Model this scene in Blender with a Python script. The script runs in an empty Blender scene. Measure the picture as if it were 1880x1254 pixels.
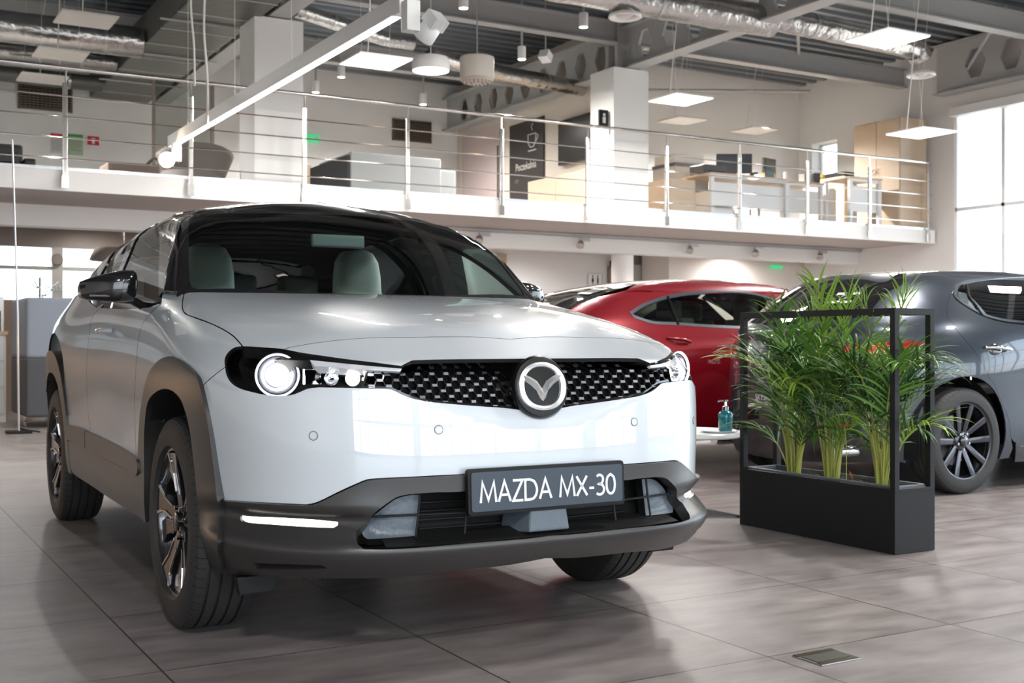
import bpy, bmesh, math, random
import numpy as np
from mathutils import Vector, Matrix
from mathutils.geometry import delaunay_2d_cdt
C = bpy.context.scene.collection
rnd = random.Random(7)
PI = math.pi
# ---------------------------------------------------------------- camera model
FOC = 2150.0; CH = 0.94; PX = 940.0; PY = 627.0
FWD = np.array([math.cos(math.radians(60)), math.sin(math.radians(60))])
RGT = np.array([math.sin(math.radians(60)), -math.cos(math.radians(60))])
def wray(u, v):
    k = (u - PX) / FOC
    d = FWD + k * RGT
    return np.array([d[0], d[1], (PY - v) / FOC])
def W(u, v, X=None, Y=None, Z=None, D=None):
    """world point seen at (u, v) on a plane of the building"""
    d = wray(u, v)
    if X is not None: t = X / d[0]
    elif Y is not None: t = Y / d[1]
    elif Z is not None: t = (Z - CH) / d[2]
    else: t = D
    return Vector((d[0] * t, d[1] * t, CH + d[2] * t))
# ---------------------------------------------------------------- materials
MATS = {}
def mat(name, col=(0.5, 0.5, 0.5), rough=0.5, metal=0.0, coat=0.0, crough=0.03, spec=0.5, emit=None, es=0.0, sheen=0.0, noise=None, bump=None, trans=0.0, ior=1.5, aniso=0):
    if name in MATS: return MATS[name]
    m = bpy.data.materials.new(name); m.use_nodes = True
    nt = m.node_tree; b = nt.nodes['Principled BSDF']
    b.inputs['Base Color'].default_value = (*col, 1)
    b.inputs['Roughness'].default_value = rough
    b.inputs['Metallic'].default_value = metal
    b.inputs['Coat Weight'].default_value = coat
    b.inputs['Coat Roughness'].default_value = crough
    b.inputs['Specular IOR Level'].default_value = spec
    b.inputs['Sheen Weight'].default_value = sheen
    b.inputs['Transmission Weight'].default_value = trans
    b.inputs['IOR'].default_value = ior
    if emit is not None:
        b.inputs['Emission Color'].default_value = (*emit, 1)
        b.inputs['Emission Strength'].default_value = es
    if noise:   # (scale, amount, stretch)
        sc, am, st = noise
        tc = nt.nodes.new('ShaderNodeTexCoord'); mp = nt.nodes.new('ShaderNodeMapping')
        mp.inputs['Scale'].default_value = st
        nz = nt.nodes.new('ShaderNodeTexNoise'); nz.inputs['Scale'].default_value = sc; nz.inputs['Detail'].default_value = 5
        hs = nt.nodes.new('ShaderNodeMix'); hs.data_type = 'RGBA'
        hs.inputs[6].default_value = (*[max(0, c * (1 - am)) for c in col], 1)
        hs.inputs[7].default_value = (*[min(1, c * (1 + am)) for c in col], 1)
        nt.links.new(tc.outputs['Object'], mp.inputs[0]); nt.links.new(mp.outputs[0], nz.inputs['Vector'])
        nt.links.new(nz.outputs[0], hs.inputs[0]); nt.links.new(hs.outputs[2], b.inputs['Base Color'])
    if bump:    # (scale, strength, stretch)
        sc, stg, st = bump
        tc = nt.nodes.new('ShaderNodeTexCoord'); mp = nt.nodes.new('ShaderNodeMapping')
        mp.inputs['Scale'].default_value = st
        nz = nt.nodes.new('ShaderNodeTexNoise'); nz.inputs['Scale'].default_value = sc; nz.inputs['Detail'].default_value = 3
        bp = nt.nodes.new('ShaderNodeBump'); bp.inputs['Strength'].default_value = stg; bp.inputs['Distance'].default_value = 0.02
        nt.links.new(tc.outputs['Object'], mp.inputs[0]); nt.links.new(mp.outputs[0], nz.inputs['Vector'])
        nt.links.new(nz.outputs[0], bp.inputs['Height']); nt.links.new(bp.outputs[0], b.inputs['Normal'])
    MATS[name] = m
    return m
def glass_mat(name, tint=(0.8, 0.9, 0.88), ior=1.45, rough=0.0):
    if name in MATS: return MATS[name]
    m = bpy.data.materials.new(name); m.use_nodes = True
    nt = m.node_tree; nt.nodes.clear()
    o = nt.nodes.new('ShaderNodeOutputMaterial'); mx = nt.nodes.new('ShaderNodeMixShader')
    tr = nt.nodes.new('ShaderNodeBsdfTransparent'); tr.inputs[0].default_value = (*tint, 1)
    gl = nt.nodes.new('ShaderNodeBsdfGlossy'); gl.inputs['Roughness'].default_value = rough
    fr = nt.nodes.new('ShaderNodeFresnel'); fr.inputs[0].default_value = ior
    nt.links.new(fr.outputs[0], mx.inputs[0]); nt.links.new(tr.outputs[0], mx.inputs[1])
    nt.links.new(gl.outputs[0], mx.inputs[2]); nt.links.new(mx.outputs[0], o.inputs[0])
    MATS[name] = m
    return m
# ---------------------------------------------------------------- objects
def tag(o, label=None, cat=None, group=None, kind=None):
    if label: o['label'] = label
    if cat: o['category'] = cat
    if group: o['group'] = group
    if kind: o['kind'] = kind
    return o
def empty(name, loc=(0, 0, 0), rz=0.0, label=None, cat=None, group=None, parent=None):
    o = bpy.data.objects.new(name, None); C.objects.link(o)
    o.location = loc; o.rotation_euler = (0, 0, rz); o.empty_display_size = 0.1
    if parent: o.parent = parent
    return tag(o, label, cat, group)
def mesh(name, verts, faces, m, parent=None, smooth=False, normals=None):
    me = bpy.data.meshes.new(name)
    me.from_pydata([tuple(map(float, v)) for v in verts], [], [tuple(map(int, f)) for f in faces])
    me.materials.append(m)
    if smooth: me.shade_smooth()
    if normals is not None:
        me.normals_split_custom_set_from_vertices([tuple(map(float, n)) for n in normals])
    o = bpy.data.objects.new(name, me); C.objects.link(o)
    if parent: o.parent = parent
    return o
class MB:
    """collects simple solids into one mesh"""
    def __init__(s): s.v = []; s.f = []
    def add(s, v, f):
        n = len(s.v); s.v += [tuple(p) for p in v]; s.f += [tuple(i + n for i in q) for q in f]; return s
    def box(s, a, b):
        x0, y0, z0 = a; x1, y1, z1 = b
        return s.add([(x0,y0,z0),(x1,y0,z0),(x1,y1,z0),(x0,y1,z0),(x0,y0,z1),(x1,y0,z1),(x1,y1,z1),(x0,y1,z1)],
                     [(0,3,2,1),(4,5,6,7),(0,1,5,4),(1,2,6,5),(2,3,7,6),(3,0,4,7)])
    def cbox(s, c, d, M=None):
        x, y, z = [q / 2 for q in d]
        vs = [Vector(p) for p in [(-x,-y,-z),(x,-y,-z),(x,y,-z),(-x,y,-z),(-x,-y,z),(x,-y,z),(x,y,z),(-x,y,z)]]
        if M is not None: vs = [M @ p for p in vs]
        return s.add([p + Vector(c) for p in vs], [(0,3,2,1),(4,5,6,7),(0,1,5,4),(1,2,6,5),(2,3,7,6),(3,0,4,7)])
    def tube(s, pts, r, n=8, cap=True, closed=False):
        pts = [Vector(p) for p in pts]; rs = r if hasattr(r, '__len__') else [r] * len(pts)
        N = len(pts); vs = []; fs = []; up = None
        for i in range(N):
            if closed: t = pts[(i + 1) % N] - pts[i - 1]
            else: t = pts[min(i + 1, N - 1)] - pts[max(i - 1, 0)]
            t.normalize()
            if up is None:
                up = Vector((0, 0, 1)) if abs(t.z) < 0.9 else Vector((1, 0, 0))
            u = (up - t * up.dot(t)); u.normalize(); up = u; w = t.cross(u)
            for k in range(n):
                a = 2 * PI * k / n
                vs.append(pts[i] + (u * math.cos(a) + w * math.sin(a)) * rs[i])
        for i in range(N if closed else N - 1):
            j = (i + 1) % N
            for k in range(n):
                l = (k + 1) % n
                fs.append((i*n+k, i*n+l, j*n+l, j*n+k))
        if cap and not closed:
            fs.append(tuple(range(n - 1, -1, -1))); fs.append(tuple((N-1)*n + k for k in range(n)))
        return s.add(vs, fs)
    def cyl(s, a, b, r, n=16, r2=None):
        return s.tube([a, b], [r, r if r2 is None else r2], n)
    def lathe(s, prof, n=32, M=None, cap=False):
        """prof: (r, z) pairs, axis z"""
        vs = []; fs = []
        for r, z in prof:
            for k in range(n):
                a = 2 * PI * k / n; p = Vector((r * math.cos(a), r * math.sin(a), z))
                vs.append(M @ p if M is not None else p)
        for i in range(len(prof) - 1):
            for k in range(n):
                l = (k + 1) % n
                fs.append((i*n+k, i*n+l, (i+1)*n+l, (i+1)*n+k))
        if cap:
            fs.append(tuple(range(n - 1, -1, -1))); fs.append(tuple((len(prof)-1)*n + k for k in range(n)))
        return s.add(vs, fs)
    def prism(s, poly, fa, fb):
        """poly: 2D points, fa / fb: functions 2D->3D for both ends"""
        n = len(poly)
        vs = [fa(*p) for p in poly] + [fb(*p) for p in poly]
        fs = [tuple(range(n - 1, -1, -1)), tuple(range(n, 2 * n))]
        for i in range(n):
            j = (i + 1) % n; fs.append((i, j, n + j, n + i))
        return s.add(vs, fs)
    def build(s, name, m, parent=None, smooth=False, bevel=0, seg=2, auto=None):
        o = mesh(name, s.v, s.f, m, parent, smooth)
        bm = bmesh.new(); bm.from_mesh(o.data)
        if bevel:
            bmesh.ops.bevel(bm, geom=[e for e in bm.edges if e.is_manifold and e.calc_face_angle(0) > 0.6] , offset=bevel, segments=seg, profile=0.7, affect='EDGES', clamp_overlap=True)
        bmesh.ops.recalc_face_normals(bm, faces=bm.faces)
        bm.to_mesh(o.data); bm.free()
        if smooth or auto: 
            o.data.shade_smooth()
            o.data.set_sharp_from_angle(angle=auto or 0.7)
        return o
def catmull(pts, n=8):
    """spline through points"""
    P = [np.array(p, float) for p in pts]
    if len(P) < 3: 
        return [P[0] + (P[-1] - P[0]) * i / n for i in range(n)] + [P[-1]]
    out = []
    for i in range(len(P) - 1):
        p0 = P[i - 1] if i > 0 else 2 * P[0] - P[1]
        p1 = P[i]; p2 = P[i + 1]
        p3 = P[i + 2] if i + 2 < len(P) else 2 * P[-1] - P[-2]
        # centripetal-like
        for k in range(n):
            t = k / n
            out.append(0.5 * ((2*p1) + (-p0+p2)*t + (2*p0-5*p1+4*p2-p3)*t*t + (-p0+3*p1-3*p2+p3)*t**3))
    out.append(P[-1])
    return out
def path(*segs, n=8):
    """closed outline from splined segments; corners where the segments meet"""
    out = []
    for s in segs:
        q = catmull(s, n)
        if out and np.linalg.norm(out[-1] - q[0]) < 1e-9: q = q[1:]
        out += q
    if np.linalg.norm(out[0] - out[-1]) < 1e-9: out = out[:-1]
    return out
def copy_tree(o, parent=None):
    c = o.copy(); C.objects.link(c); c.parent = parent
    for ch in list(o.children): copy_tree(ch, c)
    return c
def spl(xs, ys, n=1500):
    """natural cubic spline as a dense table"""
    xs = np.array(xs, float); ys = np.array(ys, float); N = len(xs)
    if xs[0] > xs[-1]: xs = xs[::-1]; ys = ys[::-1]
    h = np.diff(xs); A = np.zeros((N, N)); b = np.zeros(N); A[0, 0] = A[-1, -1] = 1
    for i in range(1, N - 1):
        A[i, i-1] = h[i-1]; A[i, i] = 2 * (h[i-1] + h[i]); A[i, i+1] = h[i]
        b[i] = 6 * ((ys[i+1] - ys[i]) / h[i] - (ys[i] - ys[i-1]) / h[i-1])
    M = np.linalg.solve(A, b)
    X = np.linspace(xs[0], xs[-1], n); k = np.clip(np.searchsorted(xs, X) - 1, 0, N - 2)
    t = X - xs[k]; hk = h[k]
    Y = ys[k] + t * ((ys[k+1] - ys[k]) / hk - hk * (2*M[k] + M[k+1]) / 6) + t*t*M[k]/2 + t**3 * (M[k+1] - M[k]) / (6*hk)
    return lambda q: np.interp(q, X, Y)
def sstep(x, a, b):
    t = np.clip((x - a) / (b - a), 0, 1); return t * t * (3 - 2 * t)
def smax(a, b, r):
    return np.minimum(np.maximum(a, b), -r) + np.sqrt(np.maximum(a + r, 0)**2 + np.maximum(b + r, 0)**2)
# ---------------------------------------------------------------- surface patches
class Surf:
    """an implicit body surface (outside positive) cut into panels"""
    rear = False; near = 1.8; rm = {}
    def __init__(s, root, cam=None):
        s.root = root; s.cam = cam    # cam: function pixel -> (origin, dir) in local coordinates
    def rays(s, frame, pts):
        P = np.asarray(pts, float); n = len(P); O = np.zeros((n, 3)); D = np.zeros((n, 3))
        if frame == 'x': O[:, 0] = 1.6; O[:, 1] = P[:, 0]; O[:, 2] = P[:, 1]; D[:, 0] = -1; T = 3.4
        elif frame == 'b': O[:, 0] = -4.6 if not s.rear else -2.0; O[:, 1] = P[:, 0]; O[:, 2] = P[:, 1]; D[:, 0] = 1; T = 2.6
        elif frame == 'y': O[:, 1] = -1.4; O[:, 0] = P[:, 0]; O[:, 2] = P[:, 1]; D[:, 1] = 1; T = 1.4
        elif frame == 'z': O[:, 2] = 2.2; O[:, 0] = P[:, 0]; O[:, 1] = P[:, 1]; D[:, 2] = -1; T = 2.0
        elif frame == 'e':   # from ahead and above: (y, w)
            cx, cz = 0.79, 0.613
            O[:, 0] = 2 * cx - cz * P[:, 1]; O[:, 1] = P[:, 0]; O[:, 2] = 2 * cz + cx * P[:, 1]; D[:, 0] = -cx; D[:, 2] = -cz; T = 2.6
        elif frame == 'g':   # oblique, from rear right
            c = math.sqrt(0.5)
            O[:, 0] = c * P[:, 0] - 4 * c; O[:, 1] = -c * P[:, 0] - 4 * c; O[:, 2] = P[:, 1]; D[:, 0] = c; D[:, 1] = c; T = 5.0
        elif frame == 'd':   # oblique corner view, from front right 45 degrees: (s, z)
            c = math.sqrt(0.5)
            O[:, 0] = c * P[:, 0] + 2 * c; O[:, 1] = c * P[:, 0] - 2 * c; O[:, 2] = P[:, 1]; D[:, 0] = -c; D[:, 1] = c; T = 3.2
        else:
            o, d = s.cam(P); O[:] = o; D[:] = d; 
            return O + D * s.near, D, 9.0
        return O, D, T
    def hit(s, F, frame, pts, off=0.0, steps=90):
        O, D, T = s.rays(frame, pts)
        ts = np.linspace(0, T, steps); n = len(O)
        lo = np.full(n, np.nan); hi = np.full(n, np.nan); done = np.zeros(n, bool)
        prev = F(O) - off; best = prev.copy(); bt = np.zeros(n)
        for i in range(1, steps):
            cur = F(O + D * ts[i]) - off
            c = (~done) & (prev > 0) & (cur <= 0)
            lo[c] = ts[i-1]; hi[c] = ts[i]; done |= c
            bb = cur < best; best[bb] = cur[bb]; bt[bb] = ts[i]
            prev = cur
            if done.all(): break
        miss = ~done
        lo[miss] = bt[miss]; hi[miss] = bt[miss]
        for _ in range(22):
            mid = (lo + hi) / 2; v = F(O + D * mid[:, None]) - off
            g = v > 0; lo = np.where(g, mid, lo); hi = np.where(g, hi, mid)
        return O + D * ((lo + hi) / 2)[:, None]
    def grad(s, F, P, e=0.0015):
        G = np.zeros_like(P)
        for k in range(3):
            d = np.zeros(3); d[k] = e; G[:, k] = F(P + d) - F(P - d)
        return G / np.maximum(np.linalg.norm(G, axis=1), 1e-12)[:, None]
    def to2(s, frame, P):
        P = np.asarray(P)
        if frame in 'xb': return P[:, [1, 2]]
        if frame == 'y': return P[:, [0, 2]]
        if frame == 'z': return P[:, [0, 1]]
        if frame == 'g': return np.stack([(P[:, 0] - P[:, 1]) * math.sqrt(.5), P[:, 2]], 1)
        if frame == 'e': return np.stack([P[:, 1], -0.613 * P[:, 0] + 0.79 * P[:, 2]], 1)
        c = math.sqrt(0.5)
        return np.stack([(P[:, 0] + P[:, 1]) * c, P[:, 2]], 1)
    def px(s, F, frame, pts, off=0.0):
        """outline traced in the photograph -> 2D outline in a body frame"""
        return s.to2(frame, s.hit(F, 'c', pts, off))
    def cur(s, F, frame, items, off=0.0):
        """curve points: (u, v) traced pixels or (frame, a, b) body coordinates -> 2D in the wanted frame"""
        out = []
        for it in items:
            if len(it) == 2: q = s.hit(F, 'c', [it], off)
            else: q = s.hit(F, it[0], [it[1:]], off)
            out.append(s.to2(frame, q)[0])
        return out
    def panel(s, name, F, frame, out, m, sp=0.03, off=0.0, rim=0.012, holes=(), parent='root', mode='one', shrink=0.0, wall=None, rm=None):
        O = resample(np.asarray(out, float), sp * 0.6)
        if shrink: O = inset(O, shrink)
        H = [resample(np.asarray(h, float), sp * 0.6) for h in holes]
        if shrink: H = [inset(h, -shrink) for h in H]
        loops = [O] + H
        lo = O.min(0); hi = O.max(0)
        pts = []; i = 0
        gy = np.arange(lo[1], hi[1], sp * 0.87)
        G = []
        for r, yv in enumerate(gy):
            xs = np.arange(lo[0] + (sp / 2 if r % 2 else 0), hi[0], sp); G.append(np.stack([xs, np.full_like(xs, yv)], 1))
        G = np.concatenate(G) if G else np.zeros((0, 2))
        ok = inside(O, G)
        for h in H: ok &= ~inside(h, G)
        G = G[ok]
        B = np.concatenate(loops)
        if len(G):
            dm = np.min(np.linalg.norm(G[:, None] - B[None], axis=2), axis=1) if len(G) * len(B) < 3e7 else np.concatenate([np.min(np.linalg.norm(g[:, None] - B[None], axis=2), axis=1) for g in np.array_split(G, 40)])
            G = G[dm > sp * 0.45]
        V = np.concatenate([B, G]); E = []; k = 0
        for L in loops:
            n = len(L); E += [(k + a, k + (a + 1) % n) for a in range(n)]; k += n
        r = delaunay_2d_cdt([Vector(p) for p in V], E, [], 0, 1e-6)
        v2 = np.array([tuple(p) for p in r[0]]); T = np.array([f for f in r[2]])
        cen = v2[T].mean(1); ok = inside(O, cen)
        for h in H: ok &= ~inside(h, cen)
        T = T[ok]
        used = np.unique(T); mp = -np.ones(len(v2), int); mp[used] = np.arange(len(used)); v2 = v2[used]; T = mp[T]
        P = s.hit(F, frame, v2, off); N = s.grad(F, P)
        if mode == 'sym':
            z0 = np.abs(P[:, 1]) < 3e-3; P[z0, 1] = 0; N[z0, 1] = 0
        # orient
        fn = np.cross(P[T[:, 1]] - P[T[:, 0]], P[T[:, 2]] - P[T[:, 0]])
        bad = np.einsum('ij,ij->i', fn, N[T[:, 0]]) < 0
        T[bad] = T[bad][:, [0, 2, 1]]
        faces = [tuple(t) for t in T]; P3 = list(P); N3 = list(N)
        if rim != 0:
            cnt = {}
            for t in faces:
                for a in range(3):
                    e = (t[a], t[(a + 1) % 3])
                    if (e[1], e[0]) in cnt: del cnt[(e[1], e[0])]
                    else: cnt[e] = 1
            WL = None if wall is None else s.hit(F, frame, v2, wall)
            for a, b in cnt:
                if mode == 'sym' and abs(P[a][1]) < 4e-3 and abs(P[b][1]) < 4e-3: continue
                tv = P[b] - P[a]
                nn = np.cross(tv, N[a]); nn /= max(np.linalg.norm(nn), 1e-9)
                q = []
                for j in (a, b):
                    q.append(P[j]); q.append(P[j] - N[j] * rim if wall is None else WL[j])
                k = len(P3); P3 += [q[0], q[2], q[3], q[1]]; N3 += [nn] * 4
                faces.append((k + 1, k, k + 3, k + 2))
        P3 = np.array(P3); N3 = np.array(N3); nf = len(T); rm = rm or s.rm.get(m.name)
        par = s.root if parent == 'root' else parent
        k = np.array([1, -1, 1.0])
        if mode == 'sym':
            n = len(P3)
            P3 = np.concatenate([P3, P3 * k]); N3 = np.concatenate([N3, N3 * k])
            faces = faces + [tuple(i + n for i in f[::-1]) for f in faces]
            return rimmat(mesh(name, P3, faces, m, par, True, N3), rm, nf, len(faces) // 2)
        res = []
        if mode in ('one', 'both'): res.append(rimmat(mesh(name, P3, faces, m, par, True, N3), rm, nf, len(faces)))
        if mode in ('mir', 'both'): res.append(rimmat(mesh(name, P3 * k, [f[::-1] for f in faces], m, par, True, N3 * k), rm, nf, len(faces)))
        return res[0] if len(res) == 1 else res
def rimmat(o, rm, nf, per):
    if rm is None: return o
    o.data.materials.append(rm)
    idx = [1 if (i % per) >= nf else 0 for i in range(len(o.data.polygons))]
    o.data.polygons.foreach_set('material_index', idx); return o
def resample(P, sp):
    out = []
    n = len(P)
    for i in range(n):
        a = P[i]; b = P[(i + 1) % n]; d = np.linalg.norm(b - a)
        if d < 1e-7: continue
        if out and np.linalg.norm(a - out[-1]) < sp * 0.25 and d < sp * 0.5: continue
        k = max(1, int(math.ceil(d / sp)))
        for j in range(k): out.append(a + (b - a) * j / k)
    return np.array(out)
def inside(poly, pts):
    x = pts[:, 0]; y = pts[:, 1]; r = np.zeros(len(pts), bool); n = len(poly)
    for i in range(n):
        x0, y0 = poly[i]; x1, y1 = poly[(i + 1) % n]
        if y0 == y1: continue
        c = ((y0 > y) != (y1 > y)) & (x < (x1 - x0) * (y - y0) / (y1 - y0) + x0)
        r ^= c
    return r
def inset(P, d):
    """move a closed outline inwards by d"""
    n = len(P); A = 0.5 * sum(P[i][0] * P[(i+1) % n][1] - P[(i+1) % n][0] * P[i][1] for i in range(n))
    sg = 1 if A > 0 else -1; out = []
    for i in range(n):
        t = P[(i + 1) % n] - P[i - 1]; t = t / max(np.linalg.norm(t), 1e-9)
        out.append(P[i] + sg * d * np.array([-t[1], t[0]]))
    return np.array(out)
def half(pts):
    """half outline (y <= 0, starts and ends on y = 0) -> whole symmetric outline"""
    P = [np.array(p, float) for p in pts]
    P[0][0] = 0; P[-1][0] = 0
    return np.array(P + [np.array([-p[0], p[1]]) for p in P[-2:0:-1]])
def text_mesh(txt, size, name, m, parent, M, ext=0.002, align='CENTER', sx=1.0):
    cu = bpy.data.curves.new(name, 'FONT'); cu.body = txt; cu.size = size; cu.extrude = ext; cu.align_x = align; cu.align_y = 'CENTER'
    cu.resolution_u = 4
    t = bpy.data.objects.new(name, cu); C.objects.link(t)
    dg = bpy.context.evaluated_depsgraph_get()
    me = bpy.data.meshes.new_from_object(t.evaluated_get(dg)); me.name = name
    bpy.data.objects.remove(t)
    me.transform(M @ Matrix.Diagonal((sx, 1, 1, 1)))
    me.materials.clear(); me.materials.append(m)
    o = bpy.data.objects.new(name, me); C.objects.link(o)
    if parent: o.parent = parent
    return o
def bframe(o, ex, ey, ez):
    """matrix from origin and axes"""
    M = Matrix.Identity(4)
    for i, a in enumerate((ex, ey, ez)):
        for k in range(3): M[k][i] = a[k]
    for k in range(3): M[k][3] = o[k]
    return M
# ================================================================ the white crossover
M_PEARL = mat('pearl_white_paint', (0.66, 0.71, 0.755), 0.32, 0.06, 1.0, 0.02, 0.5)
M_PEARL.node_tree.nodes['Principled BSDF'].inputs['Coat IOR'].default_value = 1.9
M_BLKGL = mat('gloss_black_paint', (0.012, 0.011, 0.012), 0.12, 0, 1.0, 0.02)
M_CLAD = mat('charcoal_cladding', (0.040, 0.037, 0.036), 0.31, 0.1, 0, spec=0.7, bump=(900, 0.06, (1, 1, 1)))
M_BLACK = mat('matt_black_plastic', (0.010, 0.010, 0.010), 0.5, spec=.25)
M_LINER = mat('dark_lining', (0.006, 0.006, 0.006), 0.9)
M_CHROME = mat('chrome', (0.82, 0.82, 0.84), 0.06, 1.0)
M_SATIN = mat('satin_metal', (0.55, 0.55, 0.56), 0.28, 1.0)
M_RUBBER = mat('tyre_rubber', (0.028, 0.027, 0.027), 0.62, bump=(120, 0.15, (1, 1, 1)))
M_RIMD = mat('dark_alloy', (0.11, 0.105, 0.11), 0.16, 0.9, 0.6, 0.04)
M_RIMB = mat('machined_alloy', (0.62, 0.61, 0.62), 0.14, 1.0)
M_GLASS = glass_mat('windscreen_glass', (0.90, 0.97, 0.94), 1.45)
M_SIDEGL = glass_mat('side_window_glass', (0.74, 0.82, 0.78), 1.75)
M_LENS = glass_mat('lamp_lens', (0.95, 0.96, 0.96), 1.25)
M_SEAT = mat('pale_leather', (0.84, 0.95, 0.89), 0.55)
M_SEATG = mat('grey_seat_cloth', (0.24, 0.26, 0.26), 0.8)
M_GLOW = mat('lit_led', (1, 1, 1), 0.3, emit=(1.0, 0.98, 0.95), es=9)
M_GLOWS = mat('lit_led_ring', (1, 1, 1), 0.3, emit=(0.80, 0.84, 1.0), es=.7)
M_DRL = mat('lit_light_strip', (1, 1, 1), 0.3, emit=(1.0, 0.95, 0.86), es=3)
M_GREYP = mat('grey_blue_plastic', (0.10, 0.125, 0.15), 0.33, 0.0, bump=(60, 0.1, (1, 1, 1)))

HERO_D0, HERO_L0, HERO_A = 4.27, -0.352, 0.5054
def hero_cam(P):
    fx = np.array([-math.cos(HERO_A), math.sin(HERO_A)]); lf = np.array([math.sin(HERO_A), math.cos(HERO_A)])
    P = np.asarray(P, float); k = (P[:, 0] - PX) / FOC
    o = np.array([-HERO_D0, -HERO_L0]); O = np.array([o @ fx, o @ lf, CH])
    d = np.stack([np.ones_like(k), k], 1)
    return O, np.stack([d @ fx, d @ lf, (PY - P[:, 1]) / FOC], 1)
hp = HERO_D0 * FWD + HERO_L0 * RGT
hero = empty('car', (hp[0], hp[1], 0), math.radians(60 - 180) + HERO_A + math.radians(0), label='large white crossover car with black roof and dark cladding, front plate facing us', cat='car')
hero.rotation_euler = (0, 0, math.radians(-120) + HERO_A)

cA = spl([.10, .25, .32, .40, .50, .60, .70, .80, .886, .95, 1.1, 1.3], [.84, .895, .915, .925, .92, .92, .915, .905, .885, .872, .85, .82])
cB = spl([.10, .25, .35, .50, .65, .80, .90, .98, 1.05, 1.12, 1.2, 1.35], [.82, .850, .868, .876, .882, .882, .872, .852, .825, .785, .74, .66])
cH = spl([-3.6, -3.0, -1.0, -.7, -.5, -.3, 0, .3, .5, .6, .7, .8, .88, .95, 1.1], [1.20, 1.30, 1.22, 1.17, 1.142, 1.120, 1.088, 1.048, 1.012, .988, .953, .915, .884, .85, .78])
cD = spl([-3.6, -1, -.45, 0, .3, .55, .8, 1.0], [0.0, 0.0, .012, .045, .065, .085, .09, .09])
def F_body(p, lamp=True):
    x = p[:, 0]; y = np.abs(p[:, 1]); z = p[:, 2]
    A = cA(z); B = cB(z)
    B = B + 0.028 * np.exp(-((x + 2.62) / .55)**2 - ((z - 1.0) / .16)**2) + 0.016 * np.exp(-((x - 0.0) / .5)**2 - ((z - .80) / .16)**2)
    B = B - 0.020 * np.exp(-((x + 1.25) / .55)**2 - ((z - .60) / .17)**2)
    x0 = -0.2; xf = np.maximum(x - x0, 0) / (A - x0); x1 = -2.65; xr = np.maximum(x1 - x, 0) / 0.84
    n = (xf**3.5 + xr**3.0 + (y / B)**3.5 + 1e-9)
    n = np.where(xf > 0, n**(1 / 3.5), np.where(xr > 0, (xr**3 + (y / B)**3 + 1e-9)**(1 / 3.0), y / B))
    wrap = (n - 1) * 0.95
    top = z - (cH(x) - cD(x) * (y / .76)**3)
    r = .016 + .085 * sstep(y, .50, .80) * sstep(x, -.75, -.4)
    return smax(wrap, top * 0.97, r)
def zc(y): return .695 + .17 * (y / .5)**2
def F_fascia(p):
    y = np.abs(p[:, 1]); z = p[:, 2]
    t = np.maximum(z - zc(y) + .02, 0); s = t * t / (t + .03) * 0.38 * (1 - sstep(y, .50, .68))
    # hollow under the lamps
    g = 0.018 * np.exp(-((y - .70) / .10)**2 - ((z - .735) / .035)**2)
    return F_body(p) + s * 0.95
cS = spl([.15, .20, .235, .27, .31, .345, .365, .39, .415, .43, .445, .465, .50, .58, .7], [.10, .062, .03, .0, -.022, -.036, -.036, -.018, .000, .010, .010, -.006, -.010, -.004, 0])
def F_low(p):
    x = p[:, 0]; y = np.abs(p[:, 1]); z = p[:, 2]
    w = sstep(x, .25, .55)
    side = sstep(y, .45, .60)
    s = cS(z); up = sstep(z, .375, .40)
    return F_body(p) + w * (s * (1 - up * (1 - side)) + up * (1 - side) * (-0.012))
def F_grille(p): return F_fascia(p) + 0.022
S = Surf(hero, hero_cam); S.rm = {'pearl_white_paint': M_LINER, 'grey_blue_plastic': M_BLACK}; Surf.rm = S.rm  # white panel edges coloured dark, standing in for shade in the shut lines
def HC(F, frame, *segs, n=6, off=0.0):
    """outline in a body frame, every segment splined in the photograph's own measure first"""
    out = []
    for seg in segs:
        q = S.cur(F, frame, seg, off); q = catmull(q, n) if len(q) > 2 else [np.array(q[0]), np.array(q[1])]
        if out and np.linalg.norm(out[-1] - q[0]) < 1e-6: q = q[1:]
        out += list(q)
    return out
ARCH_OUT = [(252, 889), (253, 850), (254.5, 806), (257, 765), (261, 735), (266, 709), (273, 685.6), (285.6, 667), (302, 657), (319, 656), (335, 663.5), (352, 679), (364, 698), (375, 744), (385, 797.5), (393, 860), (399.6, 918)]
FAS_BOT = [(400.7, 918.4), (442, 920.5), (504.5, 924), (562.6, 926.7)], [(562.6, 926.7), (575, 924.5), (590, 919), (629, 900), (665, 884), (676.7, 880.5), (690, 879), (720, 877.5)], [(720, 877.5), (800, 873.5), (860, 870), ('x', 0, .572)]
HLB = [(661, 712), (620, 711.2), (585, 710.6)], [(585, 710.6), (565.4, 713), (549.5, 719.6), (535.5, 724.4), (517.6, 726), (489.7, 724.6), (466, 719.8), (442, 713.2), (426, 703.6), (417, 690), (413.7, 674)]
# --- white bumper fascia
o = HC(F_fascia, 'd', [('x', 0, .728), (936, 749.5), (891.5, 746), (827.7, 741), (779.8, 735.7), (748, 727.7), (719, 714.5)], [(719, 714.5), (700, 712.7), (661, 712)], *HLB, [(413.7, 674), (395, 688), (372, 708.6)], [(372, 708.6), (375, 744), (385, 797.5), (393, 860), (400.7, 918.4)], *FAS_BOT, [('x', 0, z_) for z_ in np.linspace(.572, .728, 14)])
S.panel('bumper_fascia', F_fascia, 'd', o, M_PEARL, 0.026, mode='sym', shrink=0.0012)
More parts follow.
